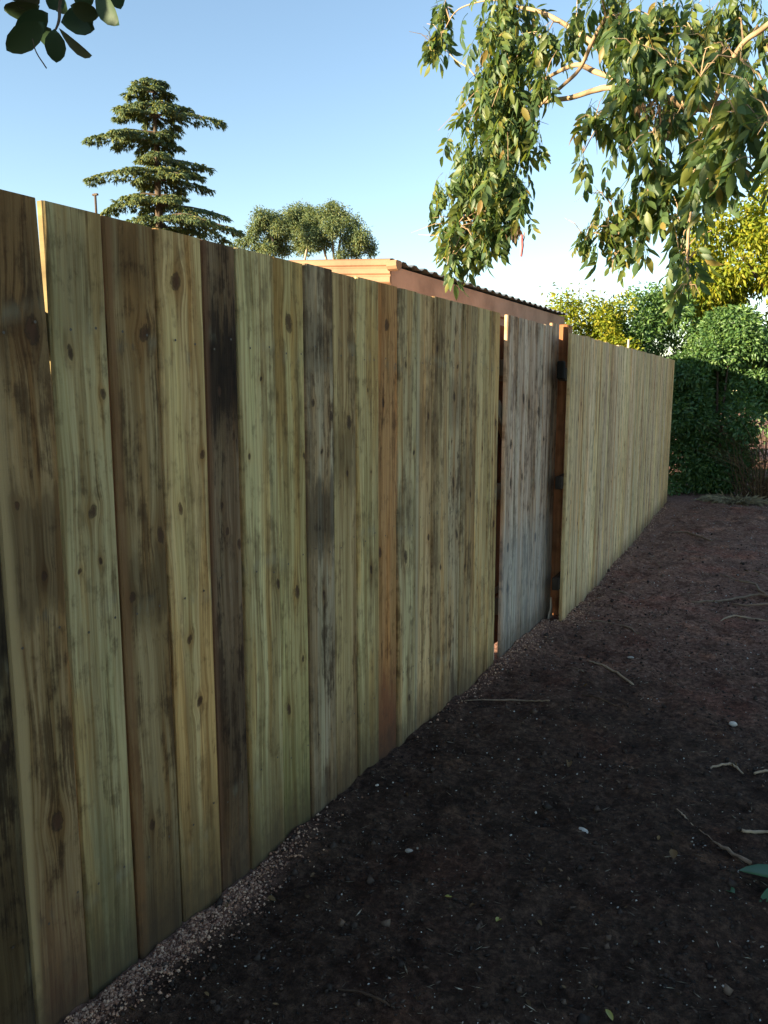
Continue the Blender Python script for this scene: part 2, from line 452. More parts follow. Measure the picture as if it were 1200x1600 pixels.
def soil_material():
    b = NB('bare_soil')
    tc = b.n('ShaderNodeTexCoord')
    P = tc.outputs['Object']
    sp = b.n('ShaderNodeSeparateXYZ'); b.put(sp.inputs[0], P)
    x, y, z = sp.outputs
    big = b.noise(P, .9, 4, .6)
    mid = b.noise(P, 5, 5, .65)
    fin = b.noise(P, 38, 6, .78)
    grit = b.noise(P, 130, 3, .6)
    col = b.ramp(fin, [(.30, (.022, .014, .0105)), (.50, (.060, .037, .027)), (.68, (.155, .096, .068))])
    # the trodden path further along is a drier, paler brown than the mulch close by
    dry = b.smooth(b.m('ADD', y, b.m('MULTIPLY', b.m('SUBTRACT', big, .5), 3.0)), 2.8, 6.0)
    pale = b.ramp(fin, [(.32, (.045, .024, .019)), (.50, (.25, .132, .096)), (.68, (.52, .33, .25))])
    col = b.mix(b.m('MULTIPLY', dry, .9), col, pale)
    col = b.mix(b.m('MULTIPLY', b.smooth(mid, .47, .64), .65), col, b.mix(1.0, col, (.38, .36, .37), 'MULTIPLY'))
    col = b.mix(b.m('MULTIPLY', b.smooth(b.noise(P, 2.6, 5, .7), .55, .68), .6), col, b.mix(1.0, col, (2.0, 1.75, 1.5), 'MULTIPLY'))
    red = b.smooth(b.noise(P, 1.7, 3, .6), .52, .68)
    col = b.mix(b.m('MULTIPLY', red, .5), col, b.mix(1.0, col, (1.25, .85, .80), 'MULTIPLY'))
    # crumbly pinkish fill thrown up against the boards
    ed = b.m('ADD', b.m('MULTIPLY', b.m('ADD', x, 1.47), 1.0), b.m('MULTIPLY', b.m('SUBTRACT', mid, .5), .12))
    edge = b.m('SUBTRACT', 1.0, b.smooth(ed, .04, .14))
    y1 = b.m('EXPONENT', b.m('MULTIPLY', b.m('POWER', b.m('DIVIDE', b.m('SUBTRACT', y, 1.45), .50), 2.0), -1.0))
    y2 = b.m('EXPONENT', b.m('MULTIPLY', b.m('POWER', b.m('DIVIDE', b.m('SUBTRACT', y, 4.6), .75), 2.0), -1.0))
    y3 = b.m('MULTIPLY', b.smooth(y, 5.2, 6.5), .55)
    em = b.m('MULTIPLY', edge, b.m('MAXIMUM', b.m('MAXIMUM', y1, y2), y3))
    pink = b.ramp(fin, [(.3, (.10, .055, .042)), (.6, (.34, .20, .155)), (.85, (.50, .34, .27))])
    col = b.mix(em, col, pink)
    return b.finish(col, .95, .12, b.m('ADD', b.m('MULTIPLY', fin, 1.0), b.m('MULTIPLY', grit, .8)), 1.0, .02)
g = bpy.data.objects.new('ground', tri_mesh('ground', V, Ft, soil_material()))
g['kind'] = 'structure'
link(g)

# ---------------------------------------------------------------- palings
def plank_mesh(name, wd, ht, th, mat, sd, wane=0.0):
    """one paling: arrised front edges, slightly bowed and waney; front face towards +X"""
    r = random.Random(sd)
    segs = 5
    V, F = [], []
    ph, am = r.uniform(0, 6), r.uniform(.000, .0035)
    for i in range(segs + 1):
        z = ht * i / segs
        bx = am * math.sin(ph + 2.4 * i / segs)
        l = -wd / 2 + r.uniform(-.0012, .0012); q = wd / 2 + r.uniform(-.0012, .0012)
        if wane and i == segs: q -= wane
        c = .005
        if i == 0: z = -.07
        for px, py in ((0, l), (0, q), (th - c, q), (th, q - c), (th, l + c), (th - c, l)):
            V.append((px + bx, py, z))
    for i in range(segs):
        for k in range(6):
            k2 = (k + 1) % 6
            F.append((i * 6 + k, i * 6 + k2, (i + 1) * 6 + k2, (i + 1) * 6 + k))
    F.append((5, 4, 3, 2, 1, 0)); F.append(tuple(segs * 6 + k for k in range(6)))
    return mesh(name, V, F, mat)
def dress(o, tint, seed, knots=(), dark=(), foot=None, edge=None, weather=0.0, knot_tone=0.3):
    o['tint'] = [float(c) for c in tint]
    o['seed'] = float(seed)
    o['weather'] = float(weather)
    o['knot_tone'] = float(knot_tone)
    for k in range(5):
        o['knot_' + 'abcde'[k]] = [float(c) for c in (knots[k] if k < len(knots) else (0, 0, 0))]
    for k in range(2):
        o['dark_' + 'ab'[k]] = [float(c) for c in (dark[k] if k < len(dark) else (0, .1, 0))]
    o['foot'] = [float(c) for c in (foot[:3] if foot else (0, 0, 0))]
    o['foot_strength'] = float(foot[3] if foot else 0)
    o['edge'] = [float(c) for c in (edge[:3] if edge else (0, 0, 0))]
    o['edge_strength'] = float(edge[3] if edge else 0)

GREENISH = (.27, .26, .155); TAN = (.33, .285, .175); BROWN = (.21, .165, .095)
PALE = (.37, .345, .225); GREYW = (.235, .215, .165); DARKW = (.125, .100, .074); ORANGE = (.29, .185, .095)
FX = -1.49            # back face of the near palings; their front is 20 mm proud
fence = thing('paling_fence', 'long run of wide stained pine palings nearest the viewer, left of the gate', 'fence', (0, 0, 0))
# (left edge y, right edge y, tint, extras); knots are (y, z, radius) on the fence
near = [
    (.707, .872, (.15, .125, .075), dict(weather=.3)),
    (.872, 1.037, (.075, .068, .045), dict(weather=.6, dark=[(1.0, .12, .8), (.25, .3, .5)], knots=[(1.01, .75, .012)])),
    (1.037, 1.1935, (.185, .150, .092), dict(knots=[(1.147, 1.632, .017), (1.129, .515, .016), (1.137, 1.098, .007), (1.082, 1.262, .009)],
        dark=[(1.15, .13, .55), (1.72, .22, .5)], edge=(.36, .26, .13, .85), foot=(.13, .06, .035, .6), weather=.25, knot_tone=.6)),
    (1.1945, 1.356, (.24, .23, .15), dict(knots=[(1.246, 1.589, .010), (1.332, 1.497, .008), (1.284, 1.222, .013), (1.237, 1.088, .008), (1.299, 1.101, .008)],
        foot=(.088, .088, .045, .6), weather=.0, dark=[(1.75, .12, .3)])),
    (1.356, 1.52, (.20, .172, .108), dict(knots=[(1.497, 1.132, .013), (1.39, .99, .012), (1.417, .359, .016), (1.473, 1.646, .016)],
        foot=(.075, .052, .028, .7), dark=[(1.0, .10, .5), (1.82, .1, .4)], edge=(.17, .085, .035, .8), weather=.2, knot_tone=.5)),
    (1.52, 1.686, (.345, .295, .175), dict(knots=[(1.582, 1.782, .017), (1.583, .825, .012), (1.615, .637, .016), (1.568, 1.192, .009), (1.661, 1.331, .009)], knot_tone=.9, weather=-.2, foot=(.12, .085, .038, .65))),
    (1.686, 1.83, DARKW, dict(knots=[(1.744, 1.505, .014), (1.742, 1.179, .010), (1.815, 1.053, .013), (1.763, 1.1, .010)],
        dark=[(1.57, .20, 1.0), (.45, .30, .5)], edge=(.14, .068, .035, .7), weather=.45, knot_tone=.5)),
    (1.832, 2.009, (.32, .315, .20), dict(knots=[(1.865, 1.312, .008), (1.929, 1.54, .010), (1.994, .894, .013)], weather=-.1, foot=(.13, .10, .048, .6))),
    (2.009, 2.178, (.29, .275, .155), dict(knots=[(2.09, 1.715, .017), (2.112, .841, .019), (2.052, .448, .010), (2.165, 1.292, .008), (2.14, .60, .008)],
        foot=(.070, .085, .030, .5), weather=-.1, knot_tone=.5)),
    (2.178, 2.341, (.235, .225, .185), dict(knots=[(2.26, 1.30, .010), (2.211, 1.464, .010), (2.264, .795, .009), (2.32, 1.42, .012)],
        dark=[(1.07, .12, .75), (1.66, .10, .45)], weather=.4, edge=(.20, .15, .09, .4))),
    (2.341, 2.504, (.275, .235, .145), dict(knots=[(2.45, 1.393, .016), (2.435, 1.209, .010)], dark=[(1.28, .11, .45)], weather=.1, foot=(.13, .085, .05, .5))),
    (2.504, 2.664, (.325, .305, .185), dict(knots=[(2.598, .82, .012), (2.577, 1.507, .006), (2.60, 1.2, .006)], weather=-.15, foot=(.10, .075, .035, .6))),
    (2.664, 2.833, ORANGE, dict(knots=[(2.743, 1.756, .016), (2.717, 1.458, .010), (2.691, .87, .016)], foot=(.17, .062, .030, .9), weather=.1, knot_tone=.6)),
    (2.835, 2.998, (.32, .305, .215), dict(knots=[(2.891, 1.61, .009), (2.899, .815, .018), (2.936, .18, .012), (2.97, 1.25, .010)], weather=.1, dark=[(1.0, .10, .3)])),
    (2.998, 3.162, (.36, .30, .195), dict(knots=[(3.12, 1.398, .014), (3.131, .86, .014)], edge=(.40, .36, .24, .6), weather=.0, dark=[(1.35, .14, .35)])),
    (3.162, 3.334, (.295, .255, .17), dict(knots=[(3.199, 1.688, .009), (3.25, .7, .009)], weather=.1)),
    (3.334, 3.489, (.30, .28, .215), dict(knots=[(3.396, 1.479, .014), (3.373, 1.274, .011), (3.40, 1.08, .013), (3.45, .821, .012), (3.43, 1.62, .010)], weather=.55, dark=[(1.45, .10, .4)])),
    (3.489, 3.665, (.255, .225, .15), dict(knots=[(3.544, .647, .010), (3.6, 1.0, .008)], weather=.2, dark=[(1.1, .12, .35)])),
    (3.665, 3.837, (.38, .345, .22), dict(knots=[(3.755, 1.22, .009), (3.72, .5, .007)], weather=-.2)),
    (3.839, 3.982, (.36, .315, .19), dict(knots=[(3.94, .804, .016), (3.94, 1.344, .012), (3.90, 1.15, .008)], weather=.0, knot_tone=.8)),
]
y0 = .707
while y0 > -2.6:          # the run goes on past the left edge of the picture
    near.insert(0, (y0 - .165, y0, random.choice([BROWN, GREENISH, GREYW]), dict(weather=.2)))
    y0 -= .165
RAILZ = (.30, .955, 1.63)
for i, (ya, yb_, tint, ex) in enumerate(near):
    wd = yb_ - ya - .0050
    yc = (ya + yb_) / 2
    top = 1.907 + random.uniform(-.003, .003)
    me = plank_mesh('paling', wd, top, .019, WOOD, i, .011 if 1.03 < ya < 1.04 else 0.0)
    kn = [(ky - yc, kz, kr * random.uniform(.55, 1.0)) for ky, kz, kr in ex.get('knots', ())]
    if not kn:
        kn = [(random.uniform(-.06, .06), random.uniform(.2, 1.8), random.uniform(.006, .014)) for _ in range(3)]
    o = part('paling', me, fence, (FX - (0, .008)[i % 2] * random.uniform(.5, 1) + random.uniform(-.001, .001), yc, 0), (random.uniform(-.0012, .0012), 0, random.uniform(-.012, .012)))
    if 1.19 < ya < 1.2: o.location.x = FX - .007
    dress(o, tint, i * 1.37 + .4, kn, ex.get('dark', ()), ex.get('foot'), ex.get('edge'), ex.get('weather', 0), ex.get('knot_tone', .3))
for z in RAILZ:
    part('rail', box_mesh('rail', FX - .047, FX - .002, -2.6, 4.03, z - .045, z + .045, RAIL), fence)
for y in (-1.9, .45, 2.25, 3.992):
    part('post', box_mesh('post', FX - .15, FX - .049, y - (.11 if y > 3 else .05), y + .05, -.3, 1.80, POST, .006), fence)

# nail heads along the rails, two to a paling
nv, nf = [], []
for (ya, yb_, _, _) in near[-21:]:
    for z in RAILZ:
        for q in (.24, .76):
            c = (FX + .0215, ya + (yb_ - ya) * q + random.uniform(-.01, .01), z + random.uniform(-.02, .02))
            o0 = len(nv)
            for k in range(6):
                t = k * math.pi / 3
                nv.append((c[0], c[1] + .0036 * math.cos(t), c[2] + .0036 * math.sin(t)))
            nf.append(tuple(range(o0, o0 + 6)))
NAIL = flat('galvanised_nail', (.06, .045, .035), .5, .5, .2, 30)
part('nail_heads', mesh('nail_heads', nv, nf, NAIL), fence, kind='stuff')

# ---------------------------------------------------------------- gate
gate = thing('timber_gate', 'narrow greyed paling gate standing between the two fence runs', 'gate', (FX, 4.07, 0))
gy = [0.0, .178, .350, .515, .665, .815, .975]
gt = [(.37, .345, .335), (.345, .325, .318), (.365, .34, .33), (.325, .31, .305), (.345, .325, .32), (.32, .305, .30)]
gk = [[(.10, 1.20, .018), (.11, .98, .014), (.09, .62, .016), (.10, .38, .016)], [(.30, 1.45, .016), (.31, 1.0, .012)], [(.40, 1.42, .016), (.43, .8, .012)],
      [(.58, 1.37, .016), (.59, .6, .016)], [(.70, 1.2, .010), (.76, .7, .010)], [(.88, 1.5, .008), (.90, 1.1, .008)]]
for i in range(6):
    wd = gy[i + 1] - gy[i] - (.015 if i in (0, 3) else .006)
    yc = (gy[i] + gy[i + 1]) / 2
    top = 1.905 + random.uniform(-.003, .003)
    me = plank_mesh('gate_paling', wd, top - .015, .019, GATEWOOD, 100 + i)
    o = part('paling', me, gate, (random.uniform(-.001, .001), yc, .015 + (.02 if i == 5 else 0)))
    dress(o, gt[i], i * 1.91 + 31, [(ky - yc, kz, kr) for ky, kz, kr in gk[i]], (), None, None, .15, .15)
for z in RAILZ:
    part('gate_rail', box_mesh('gate_rail', -.042, -.002, .02, .96, z - .045, z + .045, RAIL), gate)
br = part('brace', box_mesh('brace', -.040, -.004, -.04, .04, -.72, .72, RAIL), gate, (0, .49, .95), (R(48), 0, 0))
for z in (.38, 1.58):
    v, f = [], []
    box(v, f, -.0495, -.0435, -.045, .30, z - .02, z + .02)
    part('hinge', mesh('hinge', v, f, flat('black_iron%d' % int(z), (.02, .02, .022), .5, .5, .2)), gate)
part('stile', box_mesh('stile', -.080, -.044, -.010, .150, .06, 1.86, raw_wood('red_stile', (.05, .020, .014), (.12, .05, .03))), gate)
part('stile', box_mesh('shading_stile', -.080, -.044, .86, .985, .06, 1.86, RAIL), gate)  # added stile behind the gate, there to keep sun off the post
# pale scrap of board leaning in the gap under the latch corner
v = [(0, 0, 0), (0, .085, 0), (0, .082, .135), (0, .055, .055), (0, .02, .03)]
v = v + [(-.012, y, z) for _, y, z in v]
f = [(0, 1, 2, 3, 4), (9, 8, 7, 6, 5)] + [(k, k + 5, (k + 1) % 5 + 5, (k + 1) % 5) for k in range(5)]
o = part('timber_offcut', mesh('timber_offcut', v, f, PALEEND), None, (-1.452, 4.955, gz(-1.45, 5.0) - .01), (0, R(-4), 0))
tag(o, 'small pale pointed offcut of wood at the foot of the gate', 'offcut')
o = part('timber_offcut', box_mesh('timber_offcut', -.006, .006, -.018, .018, 0, .11, PALEEND), None, (-1.50, 4.032, gz(-1.5, 4.03) - .01), (R(3), 0, 0))
tag(o, 'pale upright wood scrap in the gap at the left edge of the gate', 'offcut')

# ---------------------------------------------------------------- far run of fence
ang = math.atan2(-(-1.709 + 1.347), 11.29 - 4.885)
ffence = thing('paling_fence', 'further run of clean pale palings right of the gate, ending at the green shrubs', 'fence', (-1.367, 4.885, 0), ang)
L = math.hypot(1.709 - 1.347, 11.29 - 4.885)
nb = 43
pw = L / nb
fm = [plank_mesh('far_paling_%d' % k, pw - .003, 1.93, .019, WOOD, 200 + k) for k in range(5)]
for k in range(nb):
    s = (k + .5) * pw
    t = s / L
    c = np.array([.48, .44, .335]) * random.uniform(.80, 1.08) * np.array([1, random.uniform(.96, 1.03), random.uniform(.88, 1.05)])
    if k >= nb - 5: c = np.array([.48, .41, .275]) * random.uniform(.9, 1.05)  # end palings warmer, the warm light on them put into the tint
    o = part('paling', fm[k % 5], ffence, (random.choice((0, -.005)) + random.uniform(-.001, .001), s, 0))
    top = 1.862 + .064 * t + random.uniform(-.006, .006)
    o.location.z = top - 1.93
    kn = [(random.uniform(-.06, .06), random.uniform(.2, 1.8), random.uniform(.005, .011)) for _ in range(random.choice((1, 2, 3)))]
    dress(o, c, k * 2.31 + 77, kn, (), None, None, random.uniform(-.4, .05), random.random())
for z in RAILZ:
    part('rail', box_mesh('far_rail', -.048, -.003, -.028, L - .01, z - .02 - .040, z - .02 + .040, DARKRAIL), ffence)
for s in (.29, 2.45, 4.6, L - .08):
    tp = 1.93 if s < 1 else 1.80
    part('post', box_mesh('far_post', -.155, -.050, s - (.085 if s < 1 else .055), s + .055, -.3, tp, POST, .006), ffence)
part('painted_sun_strip', box_mesh('painted_sun_strip', -.049, -.030,   .200, .216, .02, 1.90, raw_wood('sun_strip_wood', (.30, .16, .08), (.48, .28, .15)), .002), ffence)  # added strip in pale orange, sun on the post's edge put into colour
part('pale_splinter', box_mesh('splinter', -.010, .006, 2.42, 2.45, 1.80, 1.965, PALEEND, .002), ffence)
v, f = [], []
box(v, f, -.020, .012, -.055, -.020, 1.585, 1.685)
part('latch', box_mesh('latch', -.050, -.004, -.075, -.030, 1.58, 1.69, flat('black_latch', (.014, .013, .012), .85, .1, .2), .008), ffence)

# ---------------------------------------------------------------- shed
shed = thing('shed', 'garden shed behind the fence with corrugated roof and sunlit ribbed end fascia', 'shed', (-2.96, 5.47, 0))
SHW = flat('shed_wall_brown', (.42, .25, .19), .8, .25, .25, 2)
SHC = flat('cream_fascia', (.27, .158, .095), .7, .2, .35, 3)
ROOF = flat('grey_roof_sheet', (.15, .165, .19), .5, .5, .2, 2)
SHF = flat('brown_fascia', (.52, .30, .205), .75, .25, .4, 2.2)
sl_ = .063
# walls: one shell, its eave under the roof
v = [(0, 0, 0), (0, 4.72, 0), (-2.6, 4.72, 0), (-2.6, 0, 0), (0, 0, 2.40), (0, 4.72, 2.40), (-2.6, 4.72, 2.40 + 2.6 * sl_), (-2.6, 0, 2.40 + 2.6 * sl_)]
part('wall', mesh('shed_wall', v, [(0, 1, 5, 4), (1, 2, 6, 5), (2, 3, 7, 6), (3, 0, 4, 7), (4, 5, 6, 7)], SHW), shed)
v, f = [], []
npit, smp = 25, 8
for layer in (0, 1):
    for x in (.075, -2.7):
        for k in range(npit * smp + 1):
            y = -.03 + 4.82 * k / (npit * smp)
            c = math.cos(2 * math.pi * k / smp)
            zz = 2.487 + .016 * max(-.55, min(.75, c * 1.2)) - (x - .075) * sl_ - layer * .006
            v.append((x, y, zz))
n1 = npit * smp + 1
for k in range(n1 - 1):
    f.append((k, k + 1, n1 + k + 1, n1 + k))
    f.append((2 * n1 + k, 3 * n1 + k, 3 * n1 + k + 1, 2 * n1 + k + 1))
    f.append((k, 2 * n1 + k, 2 * n1 + k + 1, k + 1))
    f.append((n1 + k, n1 + k + 1, 3 * n1 + k + 1, 3 * n1 + k))
part('roof', mesh('shed_roof', v, f, ROOF), shed)
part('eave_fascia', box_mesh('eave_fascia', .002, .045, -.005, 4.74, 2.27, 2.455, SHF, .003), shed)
# ribbed barge on the sunlit end: three rounded laps following the rake
def barge(x0, x1, prof, yf):
    v, f = [], []
    for x in (x0, x1):
        for (dy, dz) in prof: v.append((x, yf - dy, dz - (x - x0) * sl_ * 1.0))
    n = len(prof)
    for k in range(n):
        f.append((k, (k + 1) % n, n + (k + 1) % n, n + k))
    f.append(tuple(range(n))[::-1]); f.append(tuple(n + k for k in range(n)))
    return v, f
prof = [(0, 2.500)]
for k in range(3):
    zt = 2.498 - k * .062
    prof += [(.020, zt), (.030, zt - .012), (.030, zt - .046), (.018, zt - .056)]
prof += [(0, 2.310)]
v, f = barge(.055, -2.68, prof, -.012)
part('barge_board', mesh('barge_board', v, f, SHC), shed)
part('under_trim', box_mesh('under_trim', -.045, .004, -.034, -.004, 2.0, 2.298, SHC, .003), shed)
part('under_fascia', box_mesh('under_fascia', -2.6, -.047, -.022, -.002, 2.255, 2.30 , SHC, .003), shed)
v, f = tube([(.052, -.045, 2.452), (.135, -.045, 2.452)], [.048, .048], 12)
v = [(p[0], p[1], p[2]) if p[2] < 2.478 else (p[0], p[1], 2.478) for p in v]
part('gutter_end', mesh('gutter_end', v, f, SHC, False), shed)
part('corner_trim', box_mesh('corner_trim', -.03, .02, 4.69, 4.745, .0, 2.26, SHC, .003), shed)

# ---------------------------------------------------------------- power pole far off
pole = thing('power_pole', 'thin distant grey pole top just showing above the fence on the left', 'pole', (-33.0, 29.9, -.2))
v, f = tube([(0, 0, -.5), (0, 0, 11.7)], [.11, .06], 8)
part('shaft', mesh('pole_shaft', v, f, DKBARK), pole)
part('crossarm', box_mesh('crossarm', -.17, .17, -.06, .06, 11.60, 11.69, DKBARK), pole)

# ---------------------------------------------------------------- leaf templates
def blade(L, W, curl=.12, fold=.25, base=.0):
    """a pointed leaf blade along +X, folded on its midrib, drooping at the tip"""
    st = [(0, 0), (.22, .78), (.5, 1.0), (.78, .58), (1, 0)]
    V = []
    for t, q in st: V.append((base + L * t, 0, -curl * L * t * t))
    for t, q in st[1:4]: V.append((base + L * t, W / 2 * q, -curl * L * t * t + fold * W / 2 * q))
    for t, q in st[1:4]: V.append((base + L * t, -W / 2 * q, -curl * L * t * t + fold * W / 2 * q))
    F = [(0, 1, 5), (0, 8, 1), (1, 2, 6), (1, 6, 5), (1, 8, 9), (1, 9, 2), (2, 3, 7), (2, 7, 6), (2, 9, 10), (2, 10, 3), (3, 4, 7), (3, 10, 4)]
    return np.array(V, float), np.array(F, int)
def tmerge(lst):
    Vs, Fs, o = [], [], 0
    for v, f in lst:
        Vs.append(v); Fs.append(f + o); o += len(v)
    return np.concatenate(Vs), np.concatenate(Fs)
def pose(vf, loc, d, up=(0, 0, 1), roll=0.0):
    M = frames(np.array([d], float), np.array([up], float), np.array([roll]))[0]
    return vf[0] @ M.T + np.array(loc), vf[1]
def ash_leaf(sd):
    """compound leaf: a drooping stalk with three pairs of leaflets and one at the end"""
    r = random.Random(sd)
    Ls = r.uniform(.13, .19)
    pts = []
    for k in range(6):
        t = k / 5
        pts.append((Ls * (t - .18 * t * t), 0, -Ls * .55 * t * t))
    rv, rf = tube(pts, [.0016] * 5 + [.001], 3)
    rf2 = []
    for q in rf:
        for k in range(1, len(q) - 1): rf2.append((q[0], q[k], q[k + 1]))
    out = [(np.array([tuple(p) for p in rv]), np.array(rf2))]
    for k in (2, 3, 4):
        for sgn in (-1, 1):
            L = r.uniform(.062, .088); W = L * r.uniform(.32, .42)
            d = (r.uniform(.35, .7), sgn * r.uniform(.5, .85), r.uniform(-.95, -.35))
            out.append(pose(blade(L, W, r.uniform(.05, .3), r.uniform(.1, .45), .006), pts[k], d, roll=r.uniform(-.5, .5)))
    L = r.uniform(.075, .095)
    out.append(pose(blade(L, L * .38, .2, .25, .004), pts[5], (.6, r.uniform(-.2, .2), -.8)))
    return tmerge(out)
ASHT = [ash_leaf(k) for k in range(8)]

def infront(loc):
    d = loc - CAM
    UP = np.cross(RT, FW)
    z = d @ FW
    u, v = (d @ RT) / z, (d @ UP) / z
    return (z > .2) & (np.abs(u) < .51) & (np.abs(v) < .67), z

def clump_points(clumps, dens, stretch=1.15, shell=.55):
    P, Cn = [], []
    for (x, y, z, r) in clumps:
        n = max(3, int(dens * r ** 2.2))
        u = rng.normal(size=(n, 3)); u /= np.linalg.norm(u, axis=1, keepdims=True)
        rad = r * (shell + (1 - shell) * rng.random(n)) * rng.uniform(.75, 1.12, n)
        q = u * rad[:, None]; q[:, 2] *= stretch
        P.append(q + (x, y, z)); Cn.append(np.tile((x, y, z), (n, 1)))
    return np.concatenate(P), np.concatenate(Cn)

# ---------------------------------------------------------------- ash tree over the path
ASH_LEFT = [(-1.53, 4.10, 3.37, .20), (-1.45, 3.98, 3.11, .23), (-1.61, 4.11, 3.03, .18), (-1.42, 3.95, 2.83, .20), (-1.56, 3.96, 2.67, .22), (-1.66, 3.99, 2.52, .20), (-1.42, 3.90, 2.51, .16), (-1.70, 3.93, 2.37, .15), (-1.49, 3.88, 2.34, .16), (-1.68, 3.80, 2.24, .09), (-1.56, 3.81, 2.25, .11), (-1.31, 3.82, 2.40, .08), (-1.99, 4.32, 3.48, .09), (-2.02, 4.29, 3.42, .07), (-2.0, 4.35, 3.61, .08), (-1.67, 3.76, 2.15, .05), (-1.25, 3.87, 3.14, .10), (-1.20, 3.73, 2.90, .08)]
ASH_LEFT = [(x, y, z, r * 1.18) for x, y, z, r in ASH_LEFT]
ASH_MID = [(-.86, 3.60, 3.06, .16), (-.71, 3.54, 2.90, .16), (-.82, 3.56, 2.71, .12), (-.69, 3.40, 2.67, .13), (-.90, 3.50, 2.63, .11), (-.96, 3.56, 2.52, .06), (-.65, 3.59, 2.99, .14), (-.57, 3.35, 2.72, .10), (-.52, 3.53, 2.89, .14), (-.37, 3.49, 2.91, .15), (-.40, 3.33, 2.73, .06), (-.62, 3.28, 2.48, .09), (-.75, 3.45, 2.52, .08), (-1.09, 3.84, 3.19, .11), (-.27, 3.41, 2.79, .08)]
ASH_LOW = [(-.73, 3.65, 2.30, .15), (-.87, 3.68, 2.23, .12), (-.95, 3.62, 2.17, .09), (-.62, 3.61, 2.35, .14), (-.54, 3.50, 2.18, .11), (-.47, 3.27, 1.99, .07), (-.44, 3.15, 1.89, .06), (-.73, 3.62, 2.12, .09), (-.53, 3.48, 2.05, .09), (-.49, 3.46, 2.42, .10), (-.67, 3.59, 2.43, .09), (-.93, 3.79, 2.40, .05), (-.83, 3.67, 2.10, .05)]
ASH_RIGHT = [(-.23, 2.91, 2.43, .10), (-.26, 2.75, 2.30, .10), (-.38, 2.93, 2.35, .08), (-.18, 2.77, 2.20, .09), (-.30, 2.84, 2.23, .07), (-.17, 2.67, 2.27, .08), (-.31, 3.37, 2.67, .06), (-.45, 3.2, 2.62, .08), (-.56, 3.4, 2.56, .09), (-.33, 3.05, 2.47, .08), (-.60, 3.62, 2.66, .09), (-.42, 3.3, 2.38, .08), (-.30, 3.0, 2.58, .06), (-.12, 2.8, 2.42, .08), (-.72, 3.4, 2.83, .1), (-.45, 3.4, 2.80, .1), (-.80, 3.5, 2.95, .1), (-.38, 2.98, 2.32, .09), (-.36, 2.92, 2.20, .09), (-.32, 2.90, 2.27, .09), (-.42, 3.05, 2.25, .08), (-.28, 2.75, 2.36, .09)]
# the rest of the crown, above and to the right of the picture, shades the path
ASH_UP = []
for _ in range(30):
    ASH_UP.append((random.uniform(-1.6, 2.6), random.uniform(2.6, 6.2), random.uniform(3.75, 5.6), random.uniform(.3, .5)))
for _ in range(12):
    ASH_UP.append((random.uniform(.35, 2.4), random.uniform(2.4, 5.0), random.uniform(2.6, 3.8), random.uniform(.22, .36)))
ash = thing('ash_tree', 'leafy tree with drooping compound leaves hanging over the path from the right', 'tree', (1.35, 4.45, 0))
AO = np.array([1.35, 4.45, 0])
def aloc(pts): return [(p[0] - AO[0], p[1] - AO[1], p[2], p[3]) for p in pts]
limb('trunk', aloc([(1.35, 4.45, -.2, .17), (1.36, 4.44, .6, .14), (1.30, 4.42, 1.4, .125), (1.22, 4.38, 2.2, .115), (1.20, 4.40, 3.0, .09), (1.25, 4.5, 4.0, .06), (1.2, 4.6, 5.2, .03)]), BARK, ash, 5, 12)
